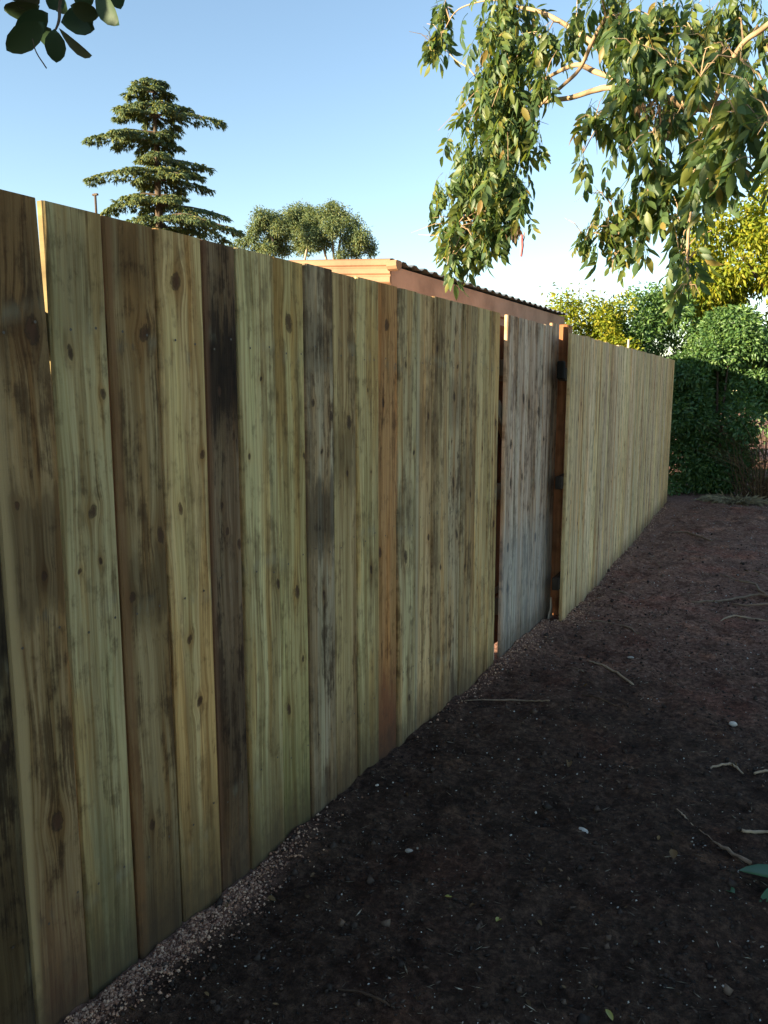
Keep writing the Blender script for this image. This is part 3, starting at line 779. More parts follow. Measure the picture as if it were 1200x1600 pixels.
LIMBS = {
 'A': [(1.22, 4.38, 2.25, .06), (.83, 4.10, 2.62, .042), (.19, 3.73, 2.56, .034), (-.24, 3.51, 2.56, .026), (-.38, 3.50, 2.60, .022), (-.49, 3.49, 2.61, .020), (-.65, 3.54, 2.69, .018), (-.86, 3.68, 2.84, .016)],
 'B': [(-.86, 3.68, 2.84, .0155), (-.89, 3.74, 2.92, .0145), (-.94, 3.78, 2.99, .013), (-1.07, 3.84, 3.12, .0115), (-1.29, 3.99, 3.31, .010), (-1.44, 4.04, 3.39, .007)],
 'C': [(-.86, 3.68, 2.84, .012), (-.97, 3.75, 2.91, .0125), (-1.05, 3.77, 2.96, .011), (-1.16, 3.89, 3.00, .009), (-1.27, 3.94, 2.99, .007)],
 'D': [(-.65, 3.54, 2.69, .013), (-.87, 3.67, 2.80, .013), (-.96, 3.74, 2.83, .0125), (-1.09, 3.78, 2.83, .011), (-1.27, 3.92, 2.88, .010), (-1.38, 3.97, 2.83, .008), (-1.50, 3.98, 2.60, .006), (-1.60, 3.88, 2.35, .004)],
 'E': [(-.89, 3.58, 3.05, .009), (-.96, 3.65, 3.00, .009), (-1.03, 3.71, 2.92, .0085), (-1.13, 3.77, 2.88, .008), (-1.26, 3.87, 2.85, .007), (-1.32, 3.94, 2.79, .005)],
 'F': [(-.44, 3.46, 2.60, .012), (-.38, 3.40, 2.69, .011), (-.36, 3.36, 2.72, .011), (-.32, 3.33, 2.76, .010), (-.26, 3.30, 2.78, .010), (-.17, 3.25, 2.83, .009), (.1, 3.2, 3.1, .008)],
 'G': [(-.49, 3.49, 2.61, .012), (-.62, 3.53, 2.52, .010), (-.67, 3.59, 2.41, .008), (-.73, 3.65, 2.27, .006), (-.84, 3.69, 2.18, .004)],
 'H': [(-.38, 3.50, 2.60, .011), (-.46, 3.48, 2.43, .009), (-.49, 3.43, 2.21, .007), (-.47, 3.28, 2.0, .005), (-.44, 3.16, 1.88, .003)],
 'I': [(-1.44, 4.04, 3.39, .006), (-1.6, 4.15, 3.50, .005), (-1.76, 4.23, 3.55, .004), (-1.89, 4.28, 3.55, .003), (-1.99, 4.32, 3.46, .002)],
 'J': [(-1.45, 4.02, 2.95, .004), (-1.61, 4.11, 3.03, .004), (-1.75, 4.18, 3.20, .0035), (-1.86, 4.25, 3.29, .003), (-1.97, 4.33, 3.40, .002)],
 'K': [(.19, 3.73, 2.54, .022), (-.10, 3.09, 2.40, .014), (-.22, 2.91, 2.35, .010), (-.28, 2.80, 2.25, .005)],
 'L': [(1.2, 4.4, 3.0, .06), (.6, 4.2, 3.7, .045), (-.3, 4.0, 4.3, .03), (-1.1, 4.1, 4.7, .015)],
 'M': [(1.2, 4.4, 3.3, .05), (1.6, 3.8, 4.0, .035), (1.9, 3.2, 4.4, .02)],
 'N': [(1.24, 4.45, 3.6, .05), (.9, 5.0, 4.3, .035), (.3, 5.5, 4.8, .02)],
}
for k, L_ in LIMBS.items():
    limb('branch', aloc(L_), BARK, ash, 5, 8)
limb_pts = np.concatenate([spline(L_, 6)[:, :3] for L_ in LIMBS.values()])
# thin twigs from the nearest limb into every clump
tw = []
vis = ASH_LEFT + ASH_MID + ASH_LOW + ASH_RIGHT
for (x, y, z, r) in vis + ASH_UP:
    c = np.array([x, y, z])
    q = limb_pts[np.argmin(np.linalg.norm(limb_pts - c, axis=1))]
    mid = (q + c) / 2 + np.array([0, 0, .04])
    tw.append(tube([tuple(q - AO), tuple(mid - AO), tuple(c - AO)], [.004, .003, .0022], 4))
    for _ in range(4):
        e = c + rng.normal(size=3) * r * .6
        tw.append(tube([tuple(c - AO), tuple((c + e) / 2 + (0, 0, .02) - AO), tuple(e - AO)], [.0024, .002, .001], 3))
V_, F_ = join(tw)
part('twigs', mesh('ash_twigs', V_, F_, BARK), ash, kind='stuff')
P1, C1 = clump_points(vis, 1900, 1.2, .2)
P2, C2 = clump_points(ASH_UP, 150)
P = np.concatenate([P1, P2]); Cn = np.concatenate([C1, C2])
out = P - Cn
d = out / np.maximum(np.linalg.norm(out, axis=1, keepdims=True), 1e-4)
d = d + rng.normal(size=d.shape) * .45
d[:, 2] = d[:, 2] * .35 - .75
loc = P - d / np.linalg.norm(d, axis=1, keepdims=True) * .07
M = frames(d, None, rng.uniform(-.7, .7, len(d)))
scale = rng.uniform(.42, .98, len(d))
M = M * scale[:, None, None]
which = rng.integers(0, 8, len(d))
inn, depth = infront(P)
order = np.argsort(np.where(inn, depth, 1e6))
big = order[:300]; rest = order[300:]
lm = [tri_mesh('ash_leaf_%d' % k, v, f, ASH) for k, (v, f) in enumerate(ASHT)]
for i in big:
    o = bpy.data.objects.new('leaf', lm[which[i]])
    mt = Matrix([list(r) for r in M[i]]).to_4x4()
    mt.translation = Vector(loc[i] - AO)
    o.matrix_local = mt
    link(o, ash)
V_, F_ = scatter(ASHT, which[rest], M[rest], loc[rest] - AO)
part('foliage', tri_mesh('ash_foliage', V_, F_, ASH), ash, kind='stuff')
# hanging bunches of dried keys
kv = []
for c in ((-1.33, 3.80, 2.27), (-.66, 3.3, 2.58), (-.60, 3.3, 2.56)):
    for _ in range(26):
        p = np.array(c) + rng.normal(size=3) * .022
        kv.append(pose(blade(.034, .008, .1, .2), p - AO, (rng.normal() * .4, rng.normal() * .4, -1)))
V_, F_ = tmerge(kv)
part('seed_keys', tri_mesh('seed_keys', V_, F_, DRY), ash, kind='stuff')
RED = flat('red_string', (.55, .12, .13), .8, .2, .1, 20)
v, f = tube([(-1.305, 3.79, 2.25), (-1.303, 3.79, 2.20), (-1.307, 3.79, 2.15)], [.006, .008, .005], 6, .3)
o = part('ribbon', mesh('ribbon', v, f, RED), None)
tag(o, 'small faded red tag dangling from the drooping tree leaves above the gate', 'tag')

# ---------------------------------------------------------------- broad-leaved tree, upper left
bt = thing('broad_leaved_tree', 'dark rounded leaves hanging into the top left corner above the fence', 'tree', (-2.35, -.35, 0))
BO = np.array([-2.35, -.35, 0])
def bl(pts): return [(p[0] - BO[0], p[1] - BO[1], p[2], p[3]) for p in pts]
limb('trunk', bl([(-2.35, -.35, -.2, .13), (-2.3, -.33, 1.0, .10), (-2.25, -.25, 2.0, .085), (-2.2, -.2, 3.2, .05)]), DKBARK, bt, 5, 10)
limb('branch', bl([(-2.25, -.25, 2.1, .05), (-1.8, .2, 2.65, .03), (-1.3, .75, 2.70, .015), (-1.09, 1.06, 2.45, .007), (-1.22, 1.11, 2.34, .0045), (-1.32, 1.14, 2.25, .0036), (-1.32, 1.13, 2.20, .0028), (-1.33, 1.12, 2.17, .0012)]), DKBARK, bt, 5, 8)
limb('tendril', bl([(-1.36, 1.10, 2.165, .0009), (-1.352, 1.10, 2.14, .0008), (-1.338, 1.11, 2.112, .0006)]), DKBARK, bt, 4, 4)
SHRUB = [
    ((-1.355, 1.117, 2.229), (-1.430, 1.097, 2.222), .041), ((-1.357, 1.137, 2.224), (-1.387, 1.090, 2.176), .049),
    ((-1.344, 1.117, 2.197), (-1.411, 1.083, 2.149), .046), ((-1.376, 1.158, 2.208), (-1.421, 1.166, 2.195), .045),
    ((-1.300, 1.101, 2.171), (-1.310, 1.110, 2.120), .038), ((-1.319, 1.128, 2.185), (-1.231, 1.105, 2.110), .037),
    ((-1.334, 1.146, 2.206), (-1.305, 1.201, 2.226), .049), ((-1.356, 1.174, 2.233), (-1.307, 1.197, 2.209), .043),
    ((-1.303, 1.144, 2.229), (-1.273, 1.182, 2.217), .037), ((-1.220, 1.132, 2.226), (-1.164, 1.117, 2.162), .040),
    ((-1.359, 1.120, 2.263), (-1.389, 1.098, 2.227), .041), ((-1.374, 1.185, 2.287), (-1.390, 1.170, 2.254), .038),
    ((-1.295, 1.156, 2.269), (-1.288, 1.177, 2.237), .041), ((-1.433, 1.206, 2.327), (-1.418, 1.228, 2.272), .044),
    ((-1.226, 1.170, 2.265), (-1.219, 1.189, 2.225), .034), ((-1.381, 1.109, 2.269), (-1.428, 1.104, 2.254), .037)]
def round_blade(L, W, curl, fold):
    st = [(0, 0), (.12, .45), (.32, .88), (.55, 1.0), (.78, .80), (.92, .42), (1, 0)]
    V, F = [], []
    n = len(st)
    for s in (0, 1, -1):
        for t, q in st:
            V.append((L * t, s * W / 2 * q, -curl * L * t * t + abs(s) * fold * W / 2 * q))
    for i in range(n - 1):
        F += [(i, i + 1, n + i + 1), (i, n + i + 1, n + i), (i, 2 * n + i + 1, i + 1), (i, 2 * n + i, 2 * n + i + 1)]
    return np.array(V, float), np.array(F, int)
for k, (a_, b_, wd) in enumerate(SHRUB):
    a_, b_ = np.array(a_), np.array(b_)
    L_ = float(np.linalg.norm(b_ - a_)) * 1.05
    toc = CAM - a_
    toc = toc + rng.normal(size=3) * .55 + np.array([0, 0, -.4])
    vf = pose(round_blade(L_, wd, .12, .25), a_ - BO, b_ - a_, toc)
    part('leaf', tri_mesh('broad_leaf_%d' % k, vf[0], vf[1], BROAD), bt)
# crown out of the picture, overhead and to the left
cl = []
for _ in range(46):
    cl.append((random.uniform(-3.6, -1.35), random.uniform(-2.2, .45), random.uniform(2.2, 4.0), random.uniform(.28, .45)))
for _ in range(34):
    cl.append((random.uniform(-1.3, 1.4), random.uniform(-1.8, .3), random.uniform(2.95, 3.9), random.uniform(.25, .4)))
P, Cn = clump_points(cl, 330)
inn, _ = infront(P)
d0 = np.linalg.norm(P - CAM, axis=1)
P, Cn = P[~inn & (d0 > .9)], Cn[~inn & (d0 > .9)]
d = (P - Cn) + rng.normal(size=P.shape) * .2; d[:, 2] -= .12
BT = [round_blade(.075, .048, .15, .3), round_blade(.06, .042, .1, .2), round_blade(.085, .05, .25, .3)]
V_, F_ = scatter(BT, rng.integers(0, 3, len(P)), frames(d, None, rng.uniform(-1, 1, len(P))), P - BO)
part('foliage', tri_mesh('broad_foliage', V_, F_, BROAD), bt, kind='stuff')

# ---------------------------------------------------------------- cedar
cedar = thing('cedar_tree', 'tall tiered cedar with flat drooping branches standing beyond the fence on the left', 'tree', (-22.85, 23.75, 0))
ctop = 13.2
v, f = tube([(0, 0, -.3), (.05, 0, 4), (0, .05, 8), (.03, 0, 11), (0, 0, ctop)], [.30, .24, .15, .08, .02], 9, .05)
part('trunk', mesh('cedar_trunk', v, f, DKBARK, True), cedar)
spr, bpts = [], []
right = np.array([RT[0], RT[1], 0]); back = np.array([-RT[1], RT[0], 0])
tiers = [(13.05, .75, .7), (12.72, 1.15, 1.05), (12.28, 1.5, 1.4), (11.92, 1.75, 2.8), (11.20, 2.45, 1.2), (10.92, 2.0, 1.5), (10.30, .9, 3.0), (9.86, 2.9, 1.9), (9.60, 1.3, 2.5), (8.95, 1.7, 1.2), (8.68, 2.4, 2.9), (8.08, 1.9, 3.9), (7.7, 2.4, 2.0), (7.0, 2.5, 2.8), (6.2, 2.7, 2.8), (5.2, 2.8, 2.8)]
mains = []
for ti, (z, rl, rr) in enumerate(tiers):
    nbr = 6
    for k in range(nbr):
        az = 2 * math.pi * k / nbr + random.uniform(-.25, .25)
        c = math.cos(az)
        Lb = (rr if c > 0 else rl) * (abs(c) ** .8 * .55 + .45) * random.uniform(.66, 1.08)
        dirv = right * math.cos(az) + back * math.sin(az)
        rise = random.uniform(.0, .20) * Lb
        pts = []
        zz = z + random.uniform(-.07, .07)
        for t in np.linspace(0, 1, 7):
            p = dirv * Lb * t + np.array([0, 0, zz + rise * 1.6 * t - (rise * .9 + .13 * Lb) * t * t * 1.35])
            pts.append(p)
        mains.append(tube([tuple(p) for p in pts], list(np.linspace(.03 + .012 * Lb, .006, 7)), 4))
        side = np.cross([0, 0, 1], dirv)
        pts = np.array(pts)
        nsp = int(80 * Lb)
        for _ in range(nsp):
            t = .16 + .84 * random.random() ** .8
            i = min(5, int(t * 6)); fr = t * 6 - i
            p = pts[i] * (1 - fr) + pts[i + 1] * fr
            wdt = (.08 + .22 * Lb * (1 - abs(t - .5) * 1.3)) * random.uniform(-1, 1)
            q = p + side * wdt + np.array([0, 0, -abs(wdt) * .3 + random.uniform(-.03, .03)])
            spr.append((q, dirv * random.uniform(.4, 1) + side * np.sign(wdt) * random.uniform(.1, .8) + np.array([0, 0, random.uniform(-.85, .05)])))
v, f = join(mains)
part('branches', mesh('cedar_branches', v, f, DKBARK), cedar, kind='stuff')
def sprig(L, W):
    V = [(0, 0, 0), (L * .45, W / 2, -.04 * L), (L, 0, -.3 * L), (L * .45, -W / 2, -.04 * L), (L * .5, 0, .10 * L)]
    return np.array(V, float), np.array([(0, 1, 4), (1, 2, 4), (2, 3, 4), (3, 0, 4)], int)
def tuft(L, n, sd):
    r = random.Random(sd); o = []
    for k in range(n):
        o.append(pose(sprig(L * r.uniform(.6, 1), L * .16), (r.uniform(0, .25) * L, r.uniform(-.1, .1) * L, 0), (1, r.uniform(-.8, .8), r.uniform(-.6, .25)), roll=r.uniform(-1, 1)))
    return tmerge(o)
CT = [tuft(.23, 6, k) for k in range(4)]
q = np.array([s[0] for s in spr]); dd = np.array([s[1] for s in spr])
V_, F_ = scatter(CT, rng.integers(0, 4, len(q)), frames(dd, None, rng.uniform(-.5, .5, len(q))) * rng.uniform(.6, 1.15, len(q))[:, None, None], q)
part('foliage', tri_mesh('cedar_foliage', V_, F_, CEDAR), cedar, kind='stuff')

# ---------------------------------------------------------------- gum trees
def leafcloud(clumps, dens, size, shell=.6, stretch=.85, droop=-.3, aspect=.4):
    P, Cn = clump_points(clumps, dens, stretch, shell)
    d = (P - Cn) / np.maximum(np.linalg.norm(P - Cn, axis=1, keepdims=True), 1e-4) + rng.normal(size=P.shape) * .7
    d[:, 2] += droop
    T = [sprig(size, size * aspect), sprig(size * .8, size * aspect * .8), sprig(size * 1.2, size * aspect)]
    return scatter(T, rng.integers(0, 3, len(P)), frames(d, None, rng.uniform(-1.5, 1.5, len(P))), P)
def gum(label, base, h, clumps, stems):
    t = thing('gum_tree', label, 'tree', (*base, 0), 0, 'gum trees beyond the shed')
    b = np.array([*base, 0])
    limb('trunk', [(0, 0, -.3, .32), (.1, .1, h * .4, .26), (0, .2, h * .62, .2)], GUMBARK, t, 4, 8)
    for s in stems:
        limb('branch', [(0, .1, h * .55, .09)] + [tuple(np.array(p[:3]) - b) + (p[3],) for p in s], GUMBARK, t, 4, 6)
    V_, F_ = leafcloud([tuple(np.array(c[:3]) - b) + (c[3],) for c in clumps], 1900, .17, .2, .9, -.5, .36)
    part('foliage', tri_mesh('gum_foliage', V_, F_, GUM), t, kind='stuff')
def PX(px, py, D):
    """point at image column/row (1200x1600) and depth D, used only to survey the far trees"""
    UP = np.cross(RT, FW)
    return CAM + (FW + RT * (px - 600) / 1230 + UP * (800 - py) / 1230) * D
def cl_(lst, D): return [tuple(PX(x, y, D + random.uniform(-1, 1))) + (r * 1.22 * D / 1230,) for x, y, r in lst]
gum('rounded gum tree with open grey-green crown and forked pale stems, nearest the shed roof', (-26.6, 42.6), 12.5,
    cl_([(510, 335, 17), (530, 338, 18), (490, 342, 16), (550, 352, 17), (565, 368, 15), (576, 382, 12), (520, 356, 18), (500, 365, 15), (545, 375, 15), (480, 352, 13), (555, 392, 14), (535, 398, 12), (580, 394, 9), (495, 385, 10), (520, 322, 10), (488, 372, 14), (510, 378, 13), (560, 380, 14)], 48),
    [[tuple(PX(505, 385, 48)) + (.075,), tuple(PX(496, 366, 48)) + (.035,)], [tuple(PX(530, 385, 48)) + (.075,), tuple(PX(540, 366, 48)) + (.035,)], [tuple(PX(520, 380, 48)) + (.07,), tuple(PX(518, 364, 48)) + (.035,)]])
gum('yellowish gum tree in the middle of the distant three', (-29.0, 41.5), 12,
    cl_([(468, 330, 15), (478, 340, 14), (460, 345, 15), (470, 358, 14), (482, 372, 13), (478, 388, 12), (462, 372, 10), (485, 330, 10), (455, 335, 13), (450, 358, 14), (490, 350, 14), (468, 385, 13)], 50),
    [[tuple(PX(480, 385, 50)) + (.07,), tuple(PX(476, 366, 50)) + (.035,)]])
gum('low pale gum tree leftmost of the distant three, beside the cedar', (-31.0, 40.2), 12,
    cl_([(408, 338, 14), (415, 350, 15), (400, 356, 13), (435, 355, 13), (442, 370, 14), (425, 372, 15), (395, 372, 13), (380, 378, 11), (445, 390, 13), (418, 390, 14), (365, 385, 9), (425, 340, 13), (440, 345, 13), (405, 392, 14), (432, 385, 14)], 47),
    [[tuple(PX(425, 385, 47)) + (.07,), tuple(PX(420, 368, 47)) + (.035,)]])

# ---------------------------------------------------------------- shrubs at the end of the path
def shrub(name, label, cat, base, clumps, dens, size, mat, stems=7, sh=.5, st=1.0, droop=-.1, aspect=.45, group=None, bark=DKBARK):
    t = thing(name, label, cat, (*base, gz(*base)), 0, group)
    b = np.array([*base, 0])
    cc = [tuple(np.array(c[:3]) - b) + (c[3],) for c in clumps]
    tv = []
    for c in (random.sample(cc, min(stems, len(cc)))):
        tv.append(tube([(random.uniform(-.1, .1), random.uniform(-.1, .1), -.1), (c[0] * .45, c[1] * .45, c[2] * .5), (c[0], c[1], c[2])], [.03, .02, .006], 5, .1))
    V_, F_ = join(tv)
    part('stems', mesh(name + '_stems', V_, F_, bark), t)
    V_, F_ = leafcloud(cc, dens, size, sh, st, droop, aspect)
    part('foliage', tri_mesh(name + '_foliage', V_, F_, mat), t, kind='stuff')
    return t
def blob(cx, cy, z0, z1, rx, ry, n, r0, r1, taper=.25):
    out = []
    for _ in range(n):
        z = random.uniform(z0, z1); t = (z - z0) / (z1 - z0)
        k = (1 - (2 * abs(t - .5)) ** 3 * taper)
        a = random.uniform(0, 6.283); q = math.sqrt(random.random())
        out.append((cx + rx * k * q * math.cos(a), cy + ry * k * q * math.sin(a), z, random.uniform(r0, r1)))
    return out
shrub('evergreen_shrub', 'dense dark green feathery shrub filling the end of the path beside the last paling', 'shrub', (-1.25, 12.75),
      blob(-1.2, 12.75, .12, 2.6, .55, .6, 80, .18, .32, .5) + blob(-1.7, 12.4, .05, 2.0, .25, .4, 34, .15, .25, .1), 7500, .072, HEDGE)
shrub('evergreen_shrub', 'pale blue-green feathery shrub rising behind the far palings', 'shrub', (-2.6, 12.9),
      blob(-2.45, 12.9, .5, 2.95, .95, .6, 90, .2, .34, .6), 4600, .074, HEDGE)
shrub('evergreen_shrub', 'arching green shrub overhanging the brown dead growth at the right edge', 'shrub', (-.1, 14.2),
      blob(-.35, 13.9, 1.2, 2.4, .75, .8, 60, .2, .33, .6) + blob(.9, 14.2, .3, 2.4, 1.0, .8, 60, .25, .4, .4), 4600, .074, HEDGE)
shrub('golden_bush', 'sunlit golden bush showing between the shed and the far palings', 'bush', (-3.5, 12.2),
      blob(-3.15, 12.2, .4, 2.9, .85, .55, 80, .16, .28, .4), 4200, .07, GOLD)
shrub('wispy_shrub', 'thin wispy pale shrub against the sky at the end of the shed roof', 'shrub', (-3.6, 12.9),
      [(random.uniform(-4.0, -2.8), 12.9 + random.uniform(-.3, .3), random.uniform(2.5, 3.15), .16) for _ in range(20)], 330, .085, WISP, 14)
t = thing('dry_shrub', 'brown dead shrub of tangled twigs at the right end of the path', 'shrub', (-.58, 12.35, gz(-.58, 12.35)))
tv = []
for _ in range(150):
    a = random.uniform(0, 6.28); q = random.uniform(.1, .75)
    x0_, y0_ = .35 * math.cos(a) * random.random(), .3 * math.sin(a) * random.random()
    e = (x0_ + q * math.cos(a), y0_ + q * .8 * math.sin(a), random.uniform(.15, 1.15))
    tv.append(tube([(x0_, y0_, -.03), (x0_ + q * .3 * math.cos(a), y0_ + q * .3 * math.sin(a), e[2] * .7), e], [.006, .004, .002], 3))
V_, F_ = join(tv)
part('twigs', mesh('dry_twigs', V_, F_, DRY), t, kind='stuff')
V_, F_ = leafcloud(blob(.1, 0, .1, 1.05, .5, .4, 45, .12, .22, .4), 1300, .05, .3, 1, -.5, .3)
part('foliage', tri_mesh('dry_foliage', V_, F_, DRY), t, kind='stuff')

gt_ = thing('small_leaved_tree', 'golden sunlit small-leaved tree above the hedge at the right edge', 'tree', (.3, 14.4, 0))
GO = np.array([.3, 14.4, 0])
limb('trunk', [(0, 0, -.2, .16), (-.1, 0, 1.5, .12), (-.3, -.2, 3.2, .07), (-.6, -.4, 4.8, .03)], DKBARK, gt_, 4, 8)
limb('branch', [(-.1, 0, 1.8, .07), (-.9, -.5, 2.8, .045), (-1.5, -.9, 3.6, .02)], DKBARK, gt_, 4, 6)
limb('branch', [(-.1, 0, 2.2, .06), (.7, .3, 3.2, .04), (1.4, .4, 4.2, .02)], DKBARK, gt_, 4, 6)
cc = []
for _ in range(170):
    x, z = random.uniform(-2.35, 1.4), random.uniform(1.9, 4.9)
    if x < -1.75 - .5 * math.sin((z - 2.0) * 1.1): continue
    cc.append((x, random.uniform(-1.0, .8), z, random.uniform(.22, .38)))
V_, F_ = leafcloud(cc, 3600, .10, .2, 1.1, -.9, .42)
part('foliage', tri_mesh('golden_foliage', V_, F_, GOLD), gt_, kind='stuff')

shrub('hedge', 'long tall dark hedge row behind the shrubs at the end of the path', 'hedge', (1.0, 18.0),
      blob(-3.2, 18, .2, 2.3, 1.6, .6, 45, .35, .55, .2) + blob(.2, 18, .2, 2.4, 1.8, .6, 50, .35, .55, .2) + blob(3.6, 17.6, .2, 2.5, 1.9, .6, 45, .35, .55, .2), 420, .13, HEDGE)

shrub('hedge', 'tall dense hedge added out of view right of the path to shade it', 'hedge', (2.4, .3),  # added, unseen: cuts skylight on the near palings and soil
      blob(2.1, -1.8, .2, 3.2, .45, 1.5, 50, .3, .45, .1) + blob(2.1, 1.0, .2, 3.2, .45, 1.6, 55, .3, .45, .1), 330, .11, HEDGE)

# a far wood closes the view beyond the gardens
wc = []
for k in range(170):
    a = random.uniform(-1.25, 1.2)
    rr = random.uniform(60, 85)
    wc.append((rr * math.sin(a) , rr * math.cos(a), random.uniform(.5, 3.6), random.uniform(1.6, 2.8)))
V_, F_ = leafcloud(wc, 34, .9, .5, .8, -.2, .6)
o = part('far_wood', tri_mesh('far_wood', V_, F_, HEDGE), None, kind='stuff')
tag(o, 'low line of distant trees closing the view beyond the gardens', 'trees')

# ---------------------------------------------------------------- litter on the path
def soilspots(n, y0=.8, y1=12.0, p=2.2, x0=-1.45, x1=1.6):
    y = y0 + (y1 - y0) * rng.random(n) ** p
    half = np.minimum(x1, .35 + y * .05) 
    x = x0 + (half - x0 + .3) * rng.random(n)
    return x, y
def chipT(L, W, H, sd):
    r = random.Random(sd)
    V = [(-L / 2, 0, 0), (L / 2, r.uniform(-.1, .1) * W, 0), (r.uniform(-.2, .2) * L, W / 2, 0), (r.uniform(-.2, .2) * L, -W / 2, 0), (r.uniform(-.2, .2) * L, 0, H), (0, 0, -H)]
    return np.array(V, float), np.array([(0, 3, 4), (3, 1, 4), (1, 2, 4), (2, 0, 4), (3, 0, 5), (1, 3, 5), (2, 1, 5), (0, 2, 5)], int)
def litter(name, label, mat, n, tm, smin, smax, p=2.2, tilt=.35, y1=12.0, pts=None, grow=.0):
    x, y = soilspots(n, y1=y1, p=p) if pts is None else pts
    n = len(x)
    a = rng.uniform(0, 6.283, n)
    d = np.stack([np.cos(a), np.sin(a), rng.normal(size=n) * tilt], 1)
    s = rng.uniform(smin, smax, n) * (rng.random(n) ** 2 * .8 + .6) * (1 + grow * y)
    l = np.stack([x, y, gh(x, y) + .002], 1)
    V_, F_ = scatter(tm, rng.integers(0, len(tm), n), frames(d, None, rng.uniform(-.5, .5, n)) * s[:, None, None], l)
    o = part(name, tri_mesh(name, V_, F_, mat), None, kind='stuff')
    return tag(o, label, 'litter')
CHIP = leaf_material('bark_chips', [(0, (.020, .013, .010)), (.7, (.045, .029, .022)), (.93, (.09, .058, .043)), (1, (.20, .13, .09))], .0, .7, .02)
PSTRAW = leaf_material('pale_straw', [(0, (.13, .10, .075)), (.7, (.26, .21, .16)), (1, (.5, .45, .38))], .1, .6, .03)
GRIT = leaf_material('pale_grit', [(0, (.22, .19, .17)), (.6, (.40, .37, .34)), (1, (.70, .68, .66))], .0, .6, .03)
RUBBLE = leaf_material('pink_rubble', [(0, (.15, .072, .048)), (.5, (.40, .22, .15)), (1, (.60, .40, .29))], .0, .8, .02)
litter('bark_mulch', 'dark bark crumbs and clods strewn over the soil of the path', CHIP, 13000, [chipT(1, .5, .22, k) for k in range(6)], .005, .022, 1.9, y1=6.5)
litter('straw', 'pale thin straws and fibres scattered over the path', PSTRAW, 3200, [chipT(1, .06, .04, k) for k in range(4)] + [chipT(1, .14, .06, 9)], .007, .034, 1.6, .3, grow=.08)
litter('grit', 'specks of pale grit scattered over the dark soil', GRIT, 4200, [chipT(1, .7, .35, k) for k in range(5)], .002, .0075, 1.6, grow=.12)
litter('clods', 'crumbly dark clods of earth lying about the path', CHIP, 900, [chipT(1, .8, .5, k) for k in range(6)], .012, .034, 1.7, y1=9)
litter('leaf_litter', 'small curled dead leaves scattered over the path', DRY, 260, [(round_blade(1, .5, .3, .7)), (round_blade(1, .4, -.3, .5)), (round_blade(1, .6, .5, .9))], .012, .034, 1.5, .5, y1=11)
n = 4600
yy = np.concatenate([rng.normal(1.42, .30, n), rng.normal(4.6, .55, n // 2), rng.uniform(5, 11, n // 2)])
xx = -1.465 + np.abs(rng.normal(0, .052, len(yy))) + np.where(yy > 4.9, .11 - (yy - 4.9) * .056, 0)
litter('rubble', 'pinkish crumbly rubble heaped along the foot of the palings', RUBBLE, 0, [chipT(1, .75, .4, k) for k in range(6)], .0035, .0125, pts=(xx, yy), grow=.05)

def twig(name, label, pts, r, mat, side=(), group=None, cat='twig'):
    r *= .68
    P3 = [(x, y, gz(x, y) + r * .5 + h, r * k) for (x, y, h, k) in pts]
    c = P3[0][:3]
    lo = lambda Q: [(q[0] - c[0], q[1] - c[1], q[2] - c[2], q[3]) for q in Q]
    S = spline(lo(P3), 5)
    geo = [tube(S[:, :3] + rng.normal(size=(len(S), 3)) * r * .30, S[:, 3], 6, .20)]
    for sp_ in side:
        Q = [(x, y, gz(x, y) + r * .7 + h, r * k) for (x, y, h, k) in sp_]
        S = spline(lo(Q), 5)
        geo.append(tube(S[:, :3] + rng.normal(size=(len(S), 3)) * r * .2, S[:, 3], 5, .12))
    v, f = join(geo)
    o = part(name, mesh(name, v, f, mat, True), None, c)
    return tag(o, label, cat, group)
TW = flat('dead_twig', (.25, .18, .13), .85, .2, .3, 30)
TWP = flat('bleached_stick', (.38, .29, .205), .8, .2, .25, 30)
TWD = flat('dark_twig', (.10, .065, .045), .9, .2, .3, 30)
GR = 'loose twigs on the path'
twig('twig', 'long pale twig lying out from the fence just before the gate', [(-1.42, 3.43, 0, .5), (-1.22, 3.55, .004, 1), (-1.12, 3.57, .006, 1), (-1.03, 3.57, 0, .8)], .007, TW, group=GR)
twig('twig', 'thin pale twig pointing from the foot of the far palings next to the gate', [(-1.21, 5.1, 0, .8), (-1.06, 5.11, .004, 1), (-.95, 5.05, .004, .9), (-.89, 4.99, 0, .5)], .008, TW, group=GR)
twig('twig', 'straight bleached stick on the open soil in front of the gate', [(-1.02, 4.28, 0, .6), (-.95, 4.25, .004, .9), (-.86, 4.17, .01, 1.1), (-.72, 4.0, 0, 1.1)], .009, TWP, group=GR)
twig('twig', 'dark-ended twig furthest along the path, near the last palings', [(-1.27, 8.86, 0, .7), (-1.15, 8.87, .005, 1), (-1.05, 8.75, .008, 1.1), (-.83, 8.44, 0, 1)], .014, TW, group=GR)
twig('twig', 'curved pale twig just below the fallen branch at the right', [(-.46, 5.51, 0, .6), (-.41, 5.59, .008, 1), (-.37, 5.63, .010, 1), (-.23, 5.63, .004, .8), (-.05, 5.6, 0, .6)], .009, TWP, group=GR)
